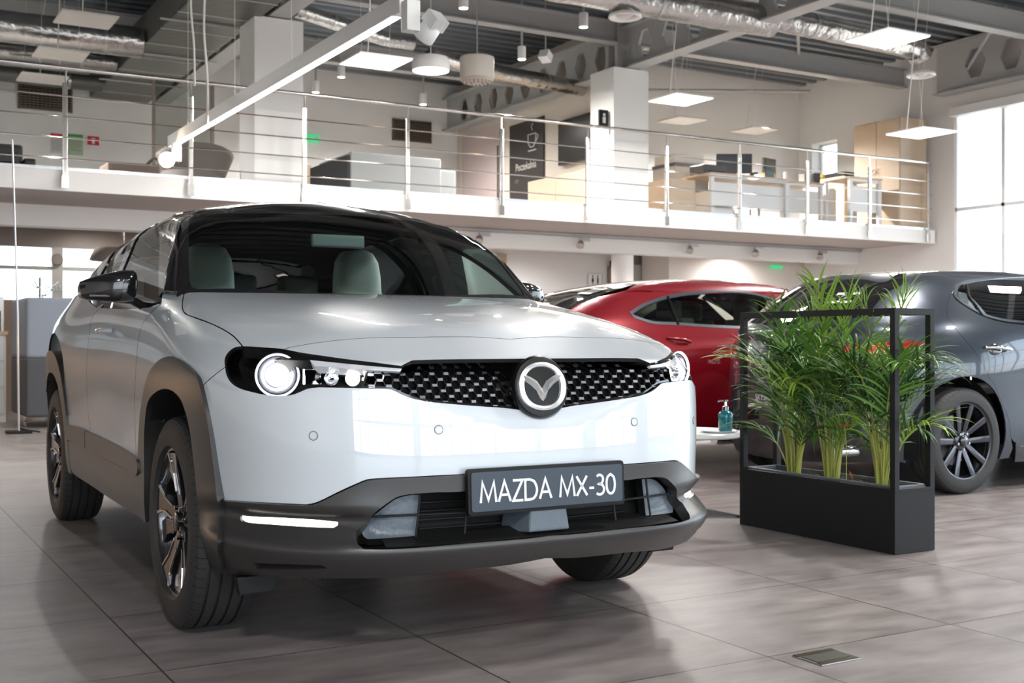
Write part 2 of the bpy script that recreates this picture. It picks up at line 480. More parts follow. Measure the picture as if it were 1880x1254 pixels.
# --- nose panel above the grille
o = HC(F_body, 'e', [('z', .715, 0), (860, 618.5), (760, 619.5), (673, 620.8), (619, 625), (579, 629.8), (539.5, 636.5), (520, 641.5)], [(520, 641.5), (563.5, 649.5), (639, 660), (700, 667.5), (737, 672.5)], [(737, 672.5), (757.5, 661.8)], [(757.5, 661.8), (795.8, 660.6), (891.5, 659.5), ('x', 0, .888)], [('e', 0, w_) for w_ in np.linspace(S.cur(F_body, 'e', [('x', 0, .888)])[0][1], S.cur(F_body, 'e', [('z', .715, 0)])[0][1], 10)])
S.panel('nose_panel', F_body, 'e', o, M_PEARL, 0.02, mode='sym', shrink=0.0012)
HOODL = [(445.5, 636.5), (438, 627), (427, 616), (410, 605), (385, 593), (355, 582), (341, 576), (335.5, 568), (335, 556), (338, 540)]
o = HC(F_body, 'z', [('z', .715, 0), (860, 618.5), (760, 619.5), (673, 620.8), (619, 625), (579, 629.8), (539.5, 636.5), (520, 641.5)], [(520, 641.5), (485.7, 638.7), (445.5, 636.5)], HOODL, [(338, 540), ('z', -.40, -.55), ('z', -.35, -.25), ('z', -.335, 0)])
S.panel('bonnet', F_body, 'z', o, M_PEARL, 0.035, mode='sym', shrink=0.0016, rim=0.02)
# --- fender
DOOR1 = [(296, 556), (293.6, 560.4), (272.8, 579), (260.4, 597.7), (255, 618), (252, 639), (250, 665), (248.5, 690), (247.5, 740), (248, 790), (249.5, 842)]
o = HC(F_body, 'd', [(413.7, 674), (413.5, 658), (420, 646.5), (431, 638.6), (445.5, 636.5)], HOODL, [(338, 540), (331, 537)], [(331, 537), (298, 534)], [(298, 534), (296, 556)], DOOR1, [(249.5, 842), (252, 889)], ARCH_OUT[:14] if False else ARCH_OUT[:13] + [(372, 708.6)], [(372, 708.6), (395, 688), (413.7, 674)])
for nm in ['fender']: S.panel(nm, F_body, 'd', o, M_PEARL, 0.026, mode='both', shrink=0.0016)
# --- doors and quarter (side frame)
DOOR2 = [('y', -1.86, 1.10), (190, 559), (171, 579), (165, 604), (162, 629), (159.5, 660), (159, 694), (161.6, 756.5), (166.5, 795)]
BELT = [('y', -.62, 1.070), ('y', -1.2, 1.078), ('y', -1.86, 1.10)]
SILLT = [(247.5, 842), (222.6, 825), (195.5, 810), (164, 796)]
o = HC(F_body, 'y', DOOR1, SILLT, DOOR2[::-1], BELT[::-1] )
S.panel('front_door', F_body, 'y', o, M_PEARL, 0.04, mode='both', shrink=0.0018)
o = HC(F_body, 'y', DOOR2, [(166.5, 795), (164, 796), (138.6, 785), (123, 782)], [(123, 782), (121, 760), (118.5, 700), (115, 657), (109.7, 631), (103, 615.5), (98.5, 612.5), (93, 620), ('y', -2.95, .86), ('y', -3.12, .68)], [('y', -3.12, .68), ('y', -3.44, .66)], [('y', -3.44, .66), ('y', -3.42, .9), ('y', -3.36, 1.15)], [('y', -3.36, 1.15), ('y', -2.6, 1.20), ('y', -2.2, 1.14), ('y', -1.86, 1.10)])
S.panel('rear_quarter', F_body, 'y', o, M_PEARL, 0.045, mode='both', shrink=0.0018)
# rear closing panel
S.panel('tailgate', F_body, 'b', half([(0, .45), (-.6, .45), (-.72, .8), (-.66, 1.15), (0, 1.17)]), M_PEARL, 0.09)
S.panel('rear_bumper', F_body, 'b', half([(0, .25), (-.7, .25), (-.74, .66), (-.65, .45 - .01), (0, .44)]), M_CLAD, 0.09)
# --- arches
ARCH_IN = [(268, 959), (265.5, 925), (265, 889), (265, 850), (265, 806), (267.5, 764), (273, 736), (286, 720.5), (302, 714), (319, 719), (335, 739), (348, 785), (356, 847), (362, 909), (366, 955), (373, 996), (389, 1038), (403, 1048)]
o = HC(F_low, 'd', [(253, 889), (256, 925), (262, 955), (268, 959)], ARCH_IN, [(403, 1048), (408, 1046), (401, 1015), (400.5, 992), (404, 947), (401, 922)], [(401, 922), (393, 860), (385, 797.5), (375, 744), (364, 698), (352, 679), (335, 663.5), (319, 656), (302, 657), (285.6, 667), (273, 685.6), (266, 709), (261, 735), (257, 765), (254.5, 806), (253, 850), (253, 889)], off=0.012)
S.panel('wheel_arch_cladding', F_low, 'd', o, M_CLAD, 0.022, off=0.014, rim=0.05, mode='both')
# inner flat band of the arch
def arc_side(cx, a, b, n, z0, z1, pw=2.2):
    pts = []
    for i in range(n + 1):
        t = PI * i / n
        pts.append((cx + a * (abs(math.cos(t))**(2 / pw)) * (1 if math.cos(t) > 0 else -1), .347 + b * abs(math.sin(t))**(2 / pw)))
    return pts
RA_IN = [(x, z) for x, z in arc_side(-2.66, .405, .43, 24, 0, 0)]
RA_OUT = [(x, z) for x, z in arc_side(-2.66, .50, .545, 24, 0, 0)]
o = [(-2.66 + .405, .29)] + RA_IN + [(-2.66 - .405, .30), (-2.66 - .50, .30)] + RA_OUT[::-1] + [(-2.66 + .50, .29)]
S.panel('wheel_arch_cladding', F_body, 'y', o, M_CLAD, 0.03, off=0.014, rim=0.05, mode='both')
# --- sill cladding
o = HC(F_body, 'y', [(122, 808), (138.6, 815), (160, 825), (195, 845), (225, 859), (253, 875)], [(253, 875), (256, 925), (262, 955)], [(262, 955), (255, 949), (225, 930), (195.5, 911), (168, 892), (138.6, 873), (130, 862)], [(130, 862), (122, 808)], off=.012)
S.panel('sill_cladding', F_body, 'y', o, M_CLAD, 0.04, off=0.012, rim=0.04, mode='both')
o = HC(F_body, 'y', [(122, 782), (138.6, 784), (154, 790), (155, 802), (156, 824), (138.6, 815), (122, 808)], off=.02)
o = HC(F_body, 'y', [(122, 781.5), (138.6, 784), (155.5, 791)], [(155.5, 791), (156, 823)], [(156, 823), (138.6, 814), (122, 806)], off=.02)
S.panel('door_moulding', F_body, 'y', o, M_CLAD, 0.03, off=0.022, rim=0.03, mode='both')
o = HC(F_body, 'y', [(157, 791.5), (164, 795.5), (195.5, 810), (222.6, 825), (250, 843.5)], [(250, 843.5), (252.5, 849)], [(252.5, 849), (252.5, 868), (249, 873)], [(249, 873), (225, 858), (195, 844), (157, 823)], off=.02)
S.panel('door_moulding', F_body, 'y', o, M_CLAD, 0.03, off=0.022, rim=0.03, mode='both')
# --- lower bumper cladding
INT = [('x', 0, .535), (860, 902), (800, 905), (757, 908), (733, 912.5), (716, 921.7), (688.6, 943), (666, 966), (655, 975)], [(655, 975), (656, 995), (668, 1007)], [(668, 1007), (723, 1007.5), (860, 996.5), (963, 988.5), ('x', 0, .376)]
o = HC(F_low, 'd', [('x', 0, .568), (860, 872), (800, 875.5), (720, 879.5)], [(720, 879.5), (690, 881), (676.7, 882.5), (665, 886), (629, 902), (590, 921), (575, 926.5), (562.6, 928.7)], [(562.6, 928.7), (504.5, 926), (442, 922.5), (402, 920.4)], [(402, 920.4), (405, 947), (402, 985), (402.5, 1015), (408, 1046)], [(408, 1046), (430, 1054), (500, 1058), (620, 1062), (723, 1060.6), (826, 1048.6), (928.6, 1038), ('x', 0, .300)],
    [('x', 0, z_) for z_ in np.linspace(.300, .372, 8)], [('x', 0, .372), (963, 989.5), (860, 997.5), (723, 1008.5), (668, 1008)], [(668, 1008), (655, 995), (654, 974)], [(654, 974), (666, 965), (688, 942), (715.5, 920.7), (732.5, 911.5), (757, 907), (800, 904), (860, 901), ('x', 0, .5375)], [('x', 0, z_) for z_ in np.linspace(.5375, .568, 6)])
SLOT = HC(F_low, 'd', [(441, 947), (446, 946), (500, 949.5), (560, 953), (612, 956.5), (620, 958)], [(620, 958), (620, 964), (612, 969)], [(612, 969), (560, 967), (500, 963), (448, 958.5), (441, 953)], [(441, 953), (441, 947)])
VENT = HC(F_low, 'd', [(465, 1033), (530, 1036), (590, 1038)], [(590, 1038), (602, 1044)], [(602, 1044), (580, 1047), (520, 1048), (471, 1046)], [(471, 1046), (465, 1033)])
S.panel('lower_bumper', F_low, 'd', o, M_CLAD, 0.02, rim=0.035, mode='sym', holes=[SLOT, VENT])
S.panel('bumper_vent', F_low, 'd', inset(resample(np.array(VENT), .01), -.004), M_LINER, 0.02, off=-.03, rim=0, mode='both')
for q in S.panel('fog_lamp_strip', F_low, 'd', SLOT, M_DRL, 0.012, off=-.006, rim=0.01, mode='both', shrink=0.003): q['label'] = 'lit white light strip'
# intake inside
o = HC(F_low, 'x', [('x', 0, .545), (860, 893), (757, 898), (720, 905), (680, 935), (650, 970)], [(650, 970), (655, 1010)], [(655, 1010), (723, 1012), (963, 994), ('x', 0, .365)])
S.panel('intake_backing', F_low, 'x', half(o), M_LINER, 0.04, off=-.10, rim=0)
o = HC(F_low, 'x', [(770, 909), (757, 909), (735, 913.5), (718, 922.5), (690, 944), (672, 963), (666, 975), (668, 985), (676, 990)], [(676, 990), (715, 988), (763, 984)], [(763, 984), (770, 909)], off=-.03)
for q in S.panel('intake_blank', F_low, 'x', o, M_GREYP, 0.03, off=-.032, rim=0.03, mode='both'): q['label'] = 'grey blue blanking panel'
bars = MB()
for sg in (1, -1):
    def low3(items, off): return [Vector(q) * 1 for q in (S.hit(F_low, 'x', S.cur(F_low, 'x', items, off), off))]
    for items in ([(684, 949), (770, 945), (858, 941), (940, 938)], [(771, 907), (768, 945), (763, 986)], [(857, 903), (856, 940), (853, 980)]):
        pts = low3(items, -.018); pts = [Vector((p.x, p.y * sg, p.z)) for p in pts]
        bars.tube(catmull(pts, 4), .0035, 6)
    for zz in (.40, .425, .45, .475):
        bars.tube([Vector((.84, -.07 * sg, zz)), Vector((.82, -.36 * sg, zz))], .004, 6)
bars.build('intake_bars', M_BLACK, hero, smooth=True)
shelf = MB()
a = [Vector(q) for q in S.hit(F_low, 'x', [(y, .372) for y in np.linspace(-.50, .50, 25)], -.004)]
b = [Vector((q.x - .085, q.y * .97, q.z + .024)) for q in a]
shelf.add(a + b + [p - Vector((0, 0, .006)) for p in b + a], [(i, i + 1, 26 + i, 25 + i) for i in range(24)])
shelf.build('intake_shelf', M_BLACK, hero, smooth=True)
rb = MB()
f0 = [(.955, -.068, .385), (.955, .068, .385), (.945, .058, .475), (.945, -.058, .475)]
b0 = [(.84, -.105, .375), (.84, .105, .375), (.84, .085, .485), (.84, -.085, .485)]
rb.add(f0 + b0, [(0, 1, 2, 3), (4, 7, 6, 5), (0, 4, 5, 1), (1, 5, 6, 2), (2, 6, 7, 3), (3, 7, 4, 0)])
rb.build('radar_cover', M_GREYP, hero, bevel=.008, seg=3)
mf = MB()
for sg in (-1, 1):
    mf.prism([(-.66, .245), (-.80, .245), (-.79, .19), (-.69, .19)], lambda a, b: (.50, a * -sg, b), lambda a, b: (.46, a * -sg, b))
    mf.build('air_deflector', M_BLACK, hero, bevel=.006); mf = MB()
under = MB().box((-3.2, -.66, .26), (.50, .66, .30)); under.build('underbody', M_LINER, hero)
# --- grille
GT = [('x', 0, .889), (891.5, 658), (795.8, 659), (757.5, 660)], [(757.5, 660), (737, 671)], [(737, 671), (700, 666), (664, 662)], [(664, 662), (664, 712)], [(664, 712), (700, 713), (719, 715)], [(719, 715), (748, 728), (779.8, 736), (827.7, 741.5), (891.5, 746.5), (936, 750), ('x', 0, .726)]
go = HC(F_fascia, 'x', *GT, off=-.01)
gfull = half(go)
S.panel('grille_backing', F_fascia, 'x', inset(resample(gfull, .02), -.012), M_LINER, 0.04, off=-.06, rim=0)
gr = MB(); gb = MB()
gpoly = inset(resample(gfull, .012), -.001)
segs = []; CW, RH = .0465, .0162; cells = set()
def hexc(i, j): return (i * CW * .5 + 0.0, .735 + j * RH * 1.0)
for j in range(-4, 14):
    for i in range(-40, 41):
        if (i + j) % 2: continue
        cx, cz = hexc(i, j)
        hw = CW * .5 * .62; 
        top = [(cx - hw * .55, cz + RH * .95), (cx + hw * .55, cz + RH * .95)]
        rgt = [(cx + hw * .55, cz + RH * .95), (cx + CW * .5 - hw * .55 * 1.0, cz + 0.0)]
        lft = [(cx - hw * .55, cz + RH * .95), (cx - CW * .5 + hw * .55, cz + 0.0)]
        segs += [(top, .0030, 1), (rgt, .0014, 0), (lft, .0014, 0)]
ok1 = inside(gpoly, np.array([s_[0][0] for s_ in segs])); ok2 = inside(gpoly, np.array([s_[0][1] for s_ in segs]))
segs = [s_ for s_, a_, b_ in zip(segs, ok1, ok2) if a_ and b_ and not (abs(s_[0][0][0]) < .085 and abs(s_[0][0][1] - .81) < .08)]
pf = S.hit(F_fascia, 'x', [q for s_ in segs for q in s_[0]], -.014)
for k, (s_, w, t) in enumerate(segs):
    a_, b_ = Vector(pf[2 * k]), Vector(pf[2 * k + 1]); d = (b_ - a_).normalized()
    u = Vector((1, 0, 0)).cross(d).normalized() * w; bk = Vector((-.022, 0, 0)); fr = Vector((.004 if t else 0, 0, 0))
    v = [a_ + u + fr * .3, a_ - u * (1.5 if t else 1) + fr, b_ - u * (1.5 if t else 1) + fr, b_ + u + fr * .3]
    (gb if t else gr).add(v + [q + bk for q in v], [(0, 1, 2, 3), (4, 7, 6, 5), (0, 4, 5, 1), (1, 5, 6, 2), (2, 6, 7, 3), (3, 7, 4, 0)])
tag(gr.build('grille_mesh', M_BLKGL, hero), kind='stuff'); q = gb.build('grille_mesh', mat('grille_bar_metal', (.24, .25, .28), .32, 1.0), hero); q['label'] = 'metallic cross bars of the grille'; q['kind'] = 'stuff'
S.panel('grille_frame', F_fascia, 'x', resample(gfull, .015), M_BLKGL, 0.03, off=-.012, rim=0.03, holes=[inset(resample(gfull, .015), .006)])
# --- badge
bc = Vector((.905, 0, .806)); bM = Matrix.Translation(bc) @ Matrix.Rotation(math.radians(90 - 9), 4, 'Y') @ Matrix.Rotation(math.radians(90), 4, 'Z')
bd = MB().lathe([(0.0001, -.03), (.092, -.03), (.095, -.006), (.089, .004), (.082, .005), (0.0001, .005)], 64, bM)
bd.build('badge_plinth', mat('badge_black', (.006, .006, .006), .3, spec=.3), hero, smooth=True)
ring = []
def eggs(a, sx, sy, lift=0):
    return Vector((sx * math.copysign(abs(math.cos(a))**.92, math.cos(a)), sy * math.copysign(abs(math.sin(a))**.92, math.sin(a)), lift))
em = MB(); n = 72
prof = [(-.0085, .004), (-.006, .012), (0, .0145), (.006, .012), (.0085, .004)]
vs = []; fs = []
for i in range(n):
    a = 2 * PI * i / n; base = eggs(a, .0715, .0655); w = 1 + .35 * (math.cos(a)**2)
    dr = base.normalized()
    for (r_, h_) in prof: vs.append(bM @ (base + dr * r_ * w + Vector((0, 0, h_))))
m5 = len(prof)
for i in range(n):
    j = (i + 1) % n
    for k in range(m5 - 1): fs.append((i*m5+k, j*m5+k, j*m5+k+1, i*m5+k+1))
em.add(vs, fs)
# the winged V
def wing(sg):
    out = [(0, -.044), (.010, -.034), (.020, -.012), (.040, .006), (.066, .022), (.060, .036), (.050, .034), (.036, .028), (.016, .016), (0, -.006)]
    mid = [(0, -.026), (.006, -.018), (.014, 0), (.03, .016), (.054, .030)]
    up = [(0, -.006), (.016, .016), (.036, .028), (.050, .034), (.060, .036)]
    lo = [(0, -.044), (.010, -.034), (.020, -.012), (.040, .006), (.066, .022)]
    mid = [(0, -.024), (.011, -.012), (.020, .005), (.038, .018), (.063, .031)]
    vs = []
    for L, h in ((up, .006), (mid, .017), (lo, .006)):
        vs += [bM @ Vector((p[0] * sg, p[1], h)) for p in L]
    fs = []
    for r_ in (0, 5):
        for i in range(4):
            f = (r_ + i, r_ + i + 1, r_ + i + 6, r_ + i + 5); fs.append(f if sg > 0 else f[::-1])
    vs += [bM @ Vector((p[0] * sg, p[1], 0)) for p in up] + [bM @ Vector((p[0] * sg, p[1], 0)) for p in lo]
    for i in range(4):
        fs.append((15 + i, 16 + i, i + 1, i)); fs.append((10 + i, 11 + i, 21 + i, 20 + i))
    em.add(vs, fs)
wing(1); wing(-1)
q = em.build('badge_emblem', mat('emblem_chrome', (.95, .96, .97), .38, 1.0), hero, smooth=True); q.data.set_sharp_from_angle(angle=0.5); q['label'] = 'chrome winged emblem in an oval ring'
# --- parking sensors
for (u, v) in [(805.5, 789), (575.5, 800)]:
    for sg in (1, -1):
        p = S.hit(F_fascia, 'c', [(u, v)])[0]; nn = S.grad(F_fascia, np.array([p]))[0]
        p = Vector((p[0], p[1] * sg, p[2])); nn = Vector((nn[0], nn[1] * sg, nn[2]))
        T = Matrix.Translation(p) @ nn.to_track_quat('Z', 'Y').to_matrix().to_4x4()
        MB().lathe([(.0115, -.002), (.0118, .0012), (.0100, .0014), (.0098, -.001), (.0094, -.001), (.0088, .0016), (.0001, .0016)], 28, T).build('parking_sensor', M_PEARL, hero, smooth=True); MB().lathe([(.0110, .0006), (.0120, .0020), (.0134, .0013), (.0136, -.001)], 28, T).build('sensor_ring', mat('sensor_ring', (.10, .10, .11), .4), bpy.data.objects[[o_.name for o_ in hero.children][-1]] if False else hero, smooth=True)
# --- number plate
pm = bframe((.948, 0, .512), (0, 1, 0), (-.05, 0, 1), (1, 0, .05))
pb = MB(); 
def rrect(w, h, r, n=5):
    o = []
    for cx, cy, a0 in ((w/2-r, h/2-r, 0), (-w/2+r, h/2-r, 90), (-w/2+r, -h/2+r, 180), (w/2-r, -h/2+r, 270)):
        for k in range(n + 1): a = math.radians(a0 + 90 * k / n); o.append((cx + r * math.cos(a), cy + r * math.sin(a)))
    return o
pb.prism(rrect(.532, .132, .010), lambda a, b: pm @ Vector((a, b, -.015)), lambda a, b: pm @ Vector((a, b, .004)))
pl = pb.build('number_plate', M_BLACK, hero, bevel=.0025, auto=.6)
MB().prism(rrect(.514, .112, .008), lambda a, b: pm @ Vector((a, b, .003)), lambda a, b: pm @ Vector((a, b, .0075))).build('plate_face', mat('slate_blue_plate', (.034, .050, .070), .38), pl, bevel=.0012)
def strokes(word, w, h, th, gap, M, name, m, parent):
    """condensed humanist capitals drawn as strokes; unit boxes 1 high"""
    G = {'M': (1.0, [[(0, 0), (.13, 1), (.5, .12), (.87, 1), (1, 0)]]), 'A': (.78, [[(0, 0), (.5, 1), (1, 0)], [(.2, .33), (.8, .33)]]),
         'Z': (.66, [[(.02, 1), (.97, 1), (.02, 0), (1, 0)]]), 'D': (.80, [[(0, 0), (0, 1), (.38, 1), (.75, .88), (.96, .55), (.9, .25), (.66, .05), (.3, 0), (0, 0)]]),
         'X': (.72, [[(0, 1), (1, 0)], [(1, 1), (0, 0)]]), '-': (.34, [[(0, .36), (1, .36)]]),
         '3': (.56, [[(.08, .93), (.4, 1), (.78, .92), (.86, .74), (.7, .57), (.35, .53), (.75, .48), (.97, .28), (.85, .08), (.45, -.01), (.02, .05)]]),
         '0': (.62, [[(.5, 1), (.14, .84), (.02, .5), (.14, .14), (.5, 0), (.86, .14), (.98, .5), (.86, .84), (.5, 1)]]), ' ': (.28, [])}
    tot = sum(G[c][0] + gap for c in word) - gap; x = 0; k = w / tot; mb = MB()
    for c in word:
        gw, ss = G[c]
        for st in ss:
            pts = [Vector(((x + p[0] * gw) * k - w / 2, (p[1] - .5) * h)) for p in st]
            if c in '30D' : 
                if c == 'D': pts = pts[:3] + [Vector(q) for q in catmull(pts[2:8], 5)][1:] + pts[8:]
                else: pts = [Vector(q) for q in catmull(pts, 5)]
            L = []; R = []
            for i, p in enumerate(pts):
                a = (pts[i] - pts[i-1]).normalized() if i else None; b = (pts[i+1] - pts[i]).normalized() if i < len(pts) - 1 else None
                if i == 0 and (pts[0] - pts[-1]).length < 1e-5: a = (pts[0] - pts[-2]).normalized()
                if i == len(pts) - 1 and (pts[0] - pts[-1]).length < 1e-5: b = (pts[1] - pts[0]).normalized()
                t = (a + b) if a is not None and b is not None else (a if a is not None else b)
                t.normalize(); nn = Vector((-t.y, t.x)); ref = (a if a is not None else b); cs = max(.42, abs(nn.dot(Vector((-ref.y, ref.x)))))
                # vertical strokes a little heavier than level ones
                L.append(p + nn * th / 2 / cs); R.append(p - nn * th / 2 / cs)
            n = len(pts); vs = [M @ Vector((q.x, q.y, 0)) for q in L + R] + [M @ Vector((q.x, q.y, .0012)) for q in L + R]; fs = []
            for i in range(n - 1):
                fs += [(2*n+i, 2*n+i+1, 3*n+i+1, 3*n+i), (i, n+i, n+i+1, i+1), (i, i+1, 2*n+i+1, 2*n+i), (n+i, 3*n+i, 3*n+i+1, n+i+1)]
            mb.add(vs, fs)
        x += gw + gap
    return mb.build(name, m, parent)
strokes('MAZDA MX-30', .458, .058, .0074, .16, pm @ Matrix.Translation((0, -.002, .0076)), 'plate_lettering', mat('white_lettering', (.85, .87, .9), .5), pl)
# --- headlamps
HLT = [(413.7, 674), (413.5, 658), (420, 646.5), (431, 638.6), (445.5, 636.5)], [(445.5, 636.5), (485.7, 638.7), (520, 641.5)], [(520, 641.5), (563.5, 649.5), (639, 660), (700, 667.5), (738, 672.5)], [(738, 672.5), (739.5, 676), (736, 681)], [(736, 681), (700, 680.5), (664, 679.5)], [(664, 679.5), (664, 712)]
o = HC(F_body, 'd', *HLT, *[s_ for s_ in HLB])
lens = S.panel('headlamp_lens', F_body, 'd', o, M_LENS, 0.02, off=-.003, rim=0, mode='both', shrink=.001)
hous = S.panel('headlamp_housing', F_body, 'd', inset(resample(np.array(o), .012), -.006), M_BLACK, 0.03, off=-.085, rim=.01, wall=-.008, mode='both')
# visor above the lamp bowl, and the light bar
o = HC(F_body, 'd', [(452, 638.5), (520, 643), (563.5, 651), (639, 661.5), (700, 669), (736, 674)], [(736, 674), (700, 671.5), (640, 666), (566, 659)], [(566, 659), (560, 662), (475, 659), (445, 656)], [(445, 656), (440, 645), (452, 638.5)])
S.panel('headlamp_brow', F_body, 'd', o, M_BLACK, 0.02, off=-.012, rim=0.05, mode='both')
o = HC(F_body, 'd', [(567, 661), (640, 668.5), (700, 674), (736, 677)], [(736, 677), (733, 682)], [(733, 682), (690, 680), (640, 677), (575, 672)], [(575, 672), (567, 661)])
for q in S.panel('light_bar', F_body, 'd', o, mat('light_bar_clear', (.86, .88, .9), .15, .55, 1.0, emit=(.9, .92, 1), es=.25), 0.015, off=-.006, rim=0.03, mode='both'): q['label'] = 'bright light bar along the top of the headlamp'
for sg in (-1, 1):
    c0 = S.hit(F_body, 'c', [(510, 689)], -.045)[0]
    c0 = Vector((c0[0] - .004, c0[1] * -sg if sg > 0 else c0[1], c0[2]))
    ax = Vector((1, .30 * sg, 0)).normalized()
    T = Matrix.Translation(c0) @ ax.to_track_quat('Z', 'Y').to_matrix().to_4x4()
    bowl = MB().lathe([(.064, .010), (.0655, .014), (.062, .016), (.057, .004), (.054, .008), (.050, .008), (.046, -.01), (.036, -.02), (.0001, -.02)], 48, T).build('projector_bowl', mat('bowl_chrome', (.10, .10, .12), .2, .8), hero, smooth=True)
    MB().lathe([(.0635, .0165), (.0595, .0175), (.057, .010), (.0595, .010), (.0635, .0165)], 48, T).build('light_ring', M_GLOWS, bowl, smooth=True)
    MB().lathe([(.0455, -.006), (.0445, -.0045), (.0430, -.0035)] , 40, T).build('light_ring', M_GLOWS, bowl, smooth=True)
    MB().lathe([(.034, -.018), (.033, -.004), (.027, .005), (.015, .010), (.0001, .012)], 40, T).build('projector_lens', M_GLOW, bowl, smooth=True)
    # secondary optics towards the grille
    for k, (u, v) in enumerate([(573, 692), (606, 694), (645, 695)]):
        p = S.hit(F_body, 'c', [(u, v)], -.045)[0]; p = Vector((p[0], p[1] * -sg, p[2])) if sg > 0 else Vector(p)
        T2 = Matrix.Translation(p) @ Vector((1, .1 * sg, 0)).to_track_quat('Z', 'Y').to_matrix().to_4x4()
        if k == 0: MB().cbox((0, 0, 0), (.016, .05, .045)).build('reflector', M_CHROME, hero, bevel=.002).matrix_local = Matrix.Translation(p)
        else: MB().lathe([(.021, .015), (.018, .0), (.008, -.012), (.0001, -.014)], 28, T2).build('reflector', M_CHROME if k == 1 else M_DRL, hero, smooth=True)
# ---------------------------------------------------------------- greenhouse
gS = spl([.95, 1.05, 1.13, 1.2, 1.28, 1.4, 1.5, 1.6], [.835, .808, .785, .762, .730, .668, .606, .54])
gWx = spl([.95, 1.06, 1.12, 1.20, 1.28, 1.40, 1.48, 1.53, 1.6], [-.12, -.215, -.28, -.372, -.468, -.645, -.785, -.885, -1.04])
gR = spl([-3.8, -3.2, -2.6, -2.0, -1.5, -1.2, -.95, -.7, -.4], [1.36, 1.43, 1.505, 1.553, 1.577, 1.570, 1.543, 1.50, 1.43])
def F_gh(p):
    x = p[:, 0]; y = np.abs(p[:, 1]); z = p[:, 2]
    side = (y - gS(z) + .055 * np.maximum(-x - 1.9, 0)**1.6) * .92
    ws = (x - (gWx(z) - .27 * y * y)) * .62
    roof = z - (gR(x) - .085 * (y / .6)**2)
    rear = (-3.42 + (z - 1.1) * 1.75 - .0 - x + .12 * y * y) * .5
    f = smax(side, roof, .07); f = smax(f, ws, .035); return smax(f, rear, .06)
_zt = S.hit(F_gh, 'c', [(590, 386.5)])[0][2]
WST = [(332.5, 388), (350, 386), (420, 384), (512, 383.2), ('x', 0, _zt)]
o = HC(F_gh, 'x', [('x', 0, 1.03), ('x', -.6, 1.03)], [('x', -.6, 1.03), ('x', -.765, 1.05), (328.5, 528), (328.5, 460), (330, 410), (332.5, 388)], WST)
wsf = half(o)
o = HC(F_gh, 'x', [('x', 0, 1.105), (470, 531), (375, 530.5), (360, 530)], [(360, 530), (351, 526), (348.5, 516)], [(348.5, 516), (346.5, 470), (345, 425)], [(345, 425), (346, 404), (354, 397)], [(354, 397), (372, 393.5), (430, 391.5), (512, 391.5), ('x', 0, _zt - .018)])
clr = half(o)
S.panel('windscreen_surround', F_gh, 'x', wsf, M_BLKGL, 0.05, holes=[clr], rim=0.006)
S.panel('windscreen', F_gh, 'x', clr, M_GLASS, 0.05, off=0.0, rim=0)
S.panel('windscreen_trim', F_gh, 'x', wsf, M_LINER, 0.06, holes=[inset(resample(clr, .03), -.004)], rim=0, off=-.012)
# roof
RAIL = [(332.5, 388), (331.5, 380), (330, 376)]
def rail(y_, xs): return [('z', x_, y_) for x_ in xs]
o = S.cur(F_gh, 'z', WST[::-1])
o = catmull(o, 5)
o += [np.array(q) for q in [(-1.09, -.578), (-1.3, -.575), (-1.7, -.58), (-2.1, -.575), (-2.5, -.56), (-2.85, -.53)]]
o += [np.array(q) for q in [(-2.86, -.3), (-2.88, 0)]]
S.panel('roof', F_gh, 'z', half([q[::-1] for q in o])[:, ::-1], M_BLKGL, 0.05, rim=0.01)
S.panel('headliner', F_gh, 'z', half([q[::-1] for q in o])[:, ::-1] * np.array([.97, 1]), M_LINER, 0.08, rim=0, off=-.035)
# side frames
fw = [[(292.5, 554), (292.5, 470), (292, 430), (289.5, 413), (284, 405)], [(284, 405), (271, 406.5), (257, 414)], [(257, 414), (236, 469), (206, 549)], [(206, 549), (250, 551.5), (292.5, 554)]]
rw = [[(246, 421), (231, 436), (212, 457), (196, 483), (182, 508), (172, 530)], [(172, 530), (176, 548)], [(176, 548), (199, 549)], [(199, 549), (221, 487), (246, 421)]]
FW = HC(F_gh, 'y', *fw); RW = HC(F_gh, 'y', *rw)
top = S.cur(F_gh, 'y', [('z', -1.3, -.58), ('z', -1.7, -.585), ('z', -2.1, -.58), ('z', -2.45, -.568), ('z', -2.66, -.555)])
o = HC(F_gh, 'y', [(329.5, 533), (329.5, 460), (331, 410), (332.5, 389)]) + S.cur(F_gh, 'y', [('z', -1.09, -.583)]) + top + [np.array((-3.16, 1.175))] + HC(F_gh, 'y', [('y', -3.1, 1.165), ('y', -2.6, 1.195), ('y', -2.2, 1.135), ('y', -1.86, 1.095), ('y', -1.2, 1.072), ('y', -.62, 1.064)], [('y', -.62, 1.064), (298, 536), (329.5, 535)])
S.panel('side_frame', F_gh, 'y', o, M_BLKGL, 0.035, rim=0.012, holes=[FW, RW], mode='both')
o = [q if q[0] < -.98 or q[1] < 1.08 else np.array((min(q[0], -.62 - (q[1] - 1.14) * 1.9 if q[1] > 1.14 else -.62), q[1])) for q in [np.array(v) for v in o]]
S.panel('pillar_trim', F_gh, 'y', o, M_LINER, 0.06, off=-.03, rim=0, holes=[inset(resample(np.array(FW), .03), -.012), inset(resample(np.array(RW), .03), -.012)], mode='both')
S.panel('side_window', F_gh, 'y', FW, M_SIDEGL, 0.05, off=-.006, rim=0, mode='both')
S.panel('side_window', F_gh, 'y', RW, M_SIDEGL, 0.05, off=-.006, rim=0, mode='both')
o = HC(F_gh, 'y', [(206, 550), (250, 552.5), (296, 555)], [(296, 555), (296, 558.5)], [(296, 558.5), (250, 555.5), (206, 552.5)])
S.panel('window_sill_strip', F_gh, 'y', o, M_BLKGL, 0.02, off=.006, rim=0.01, mode='both')
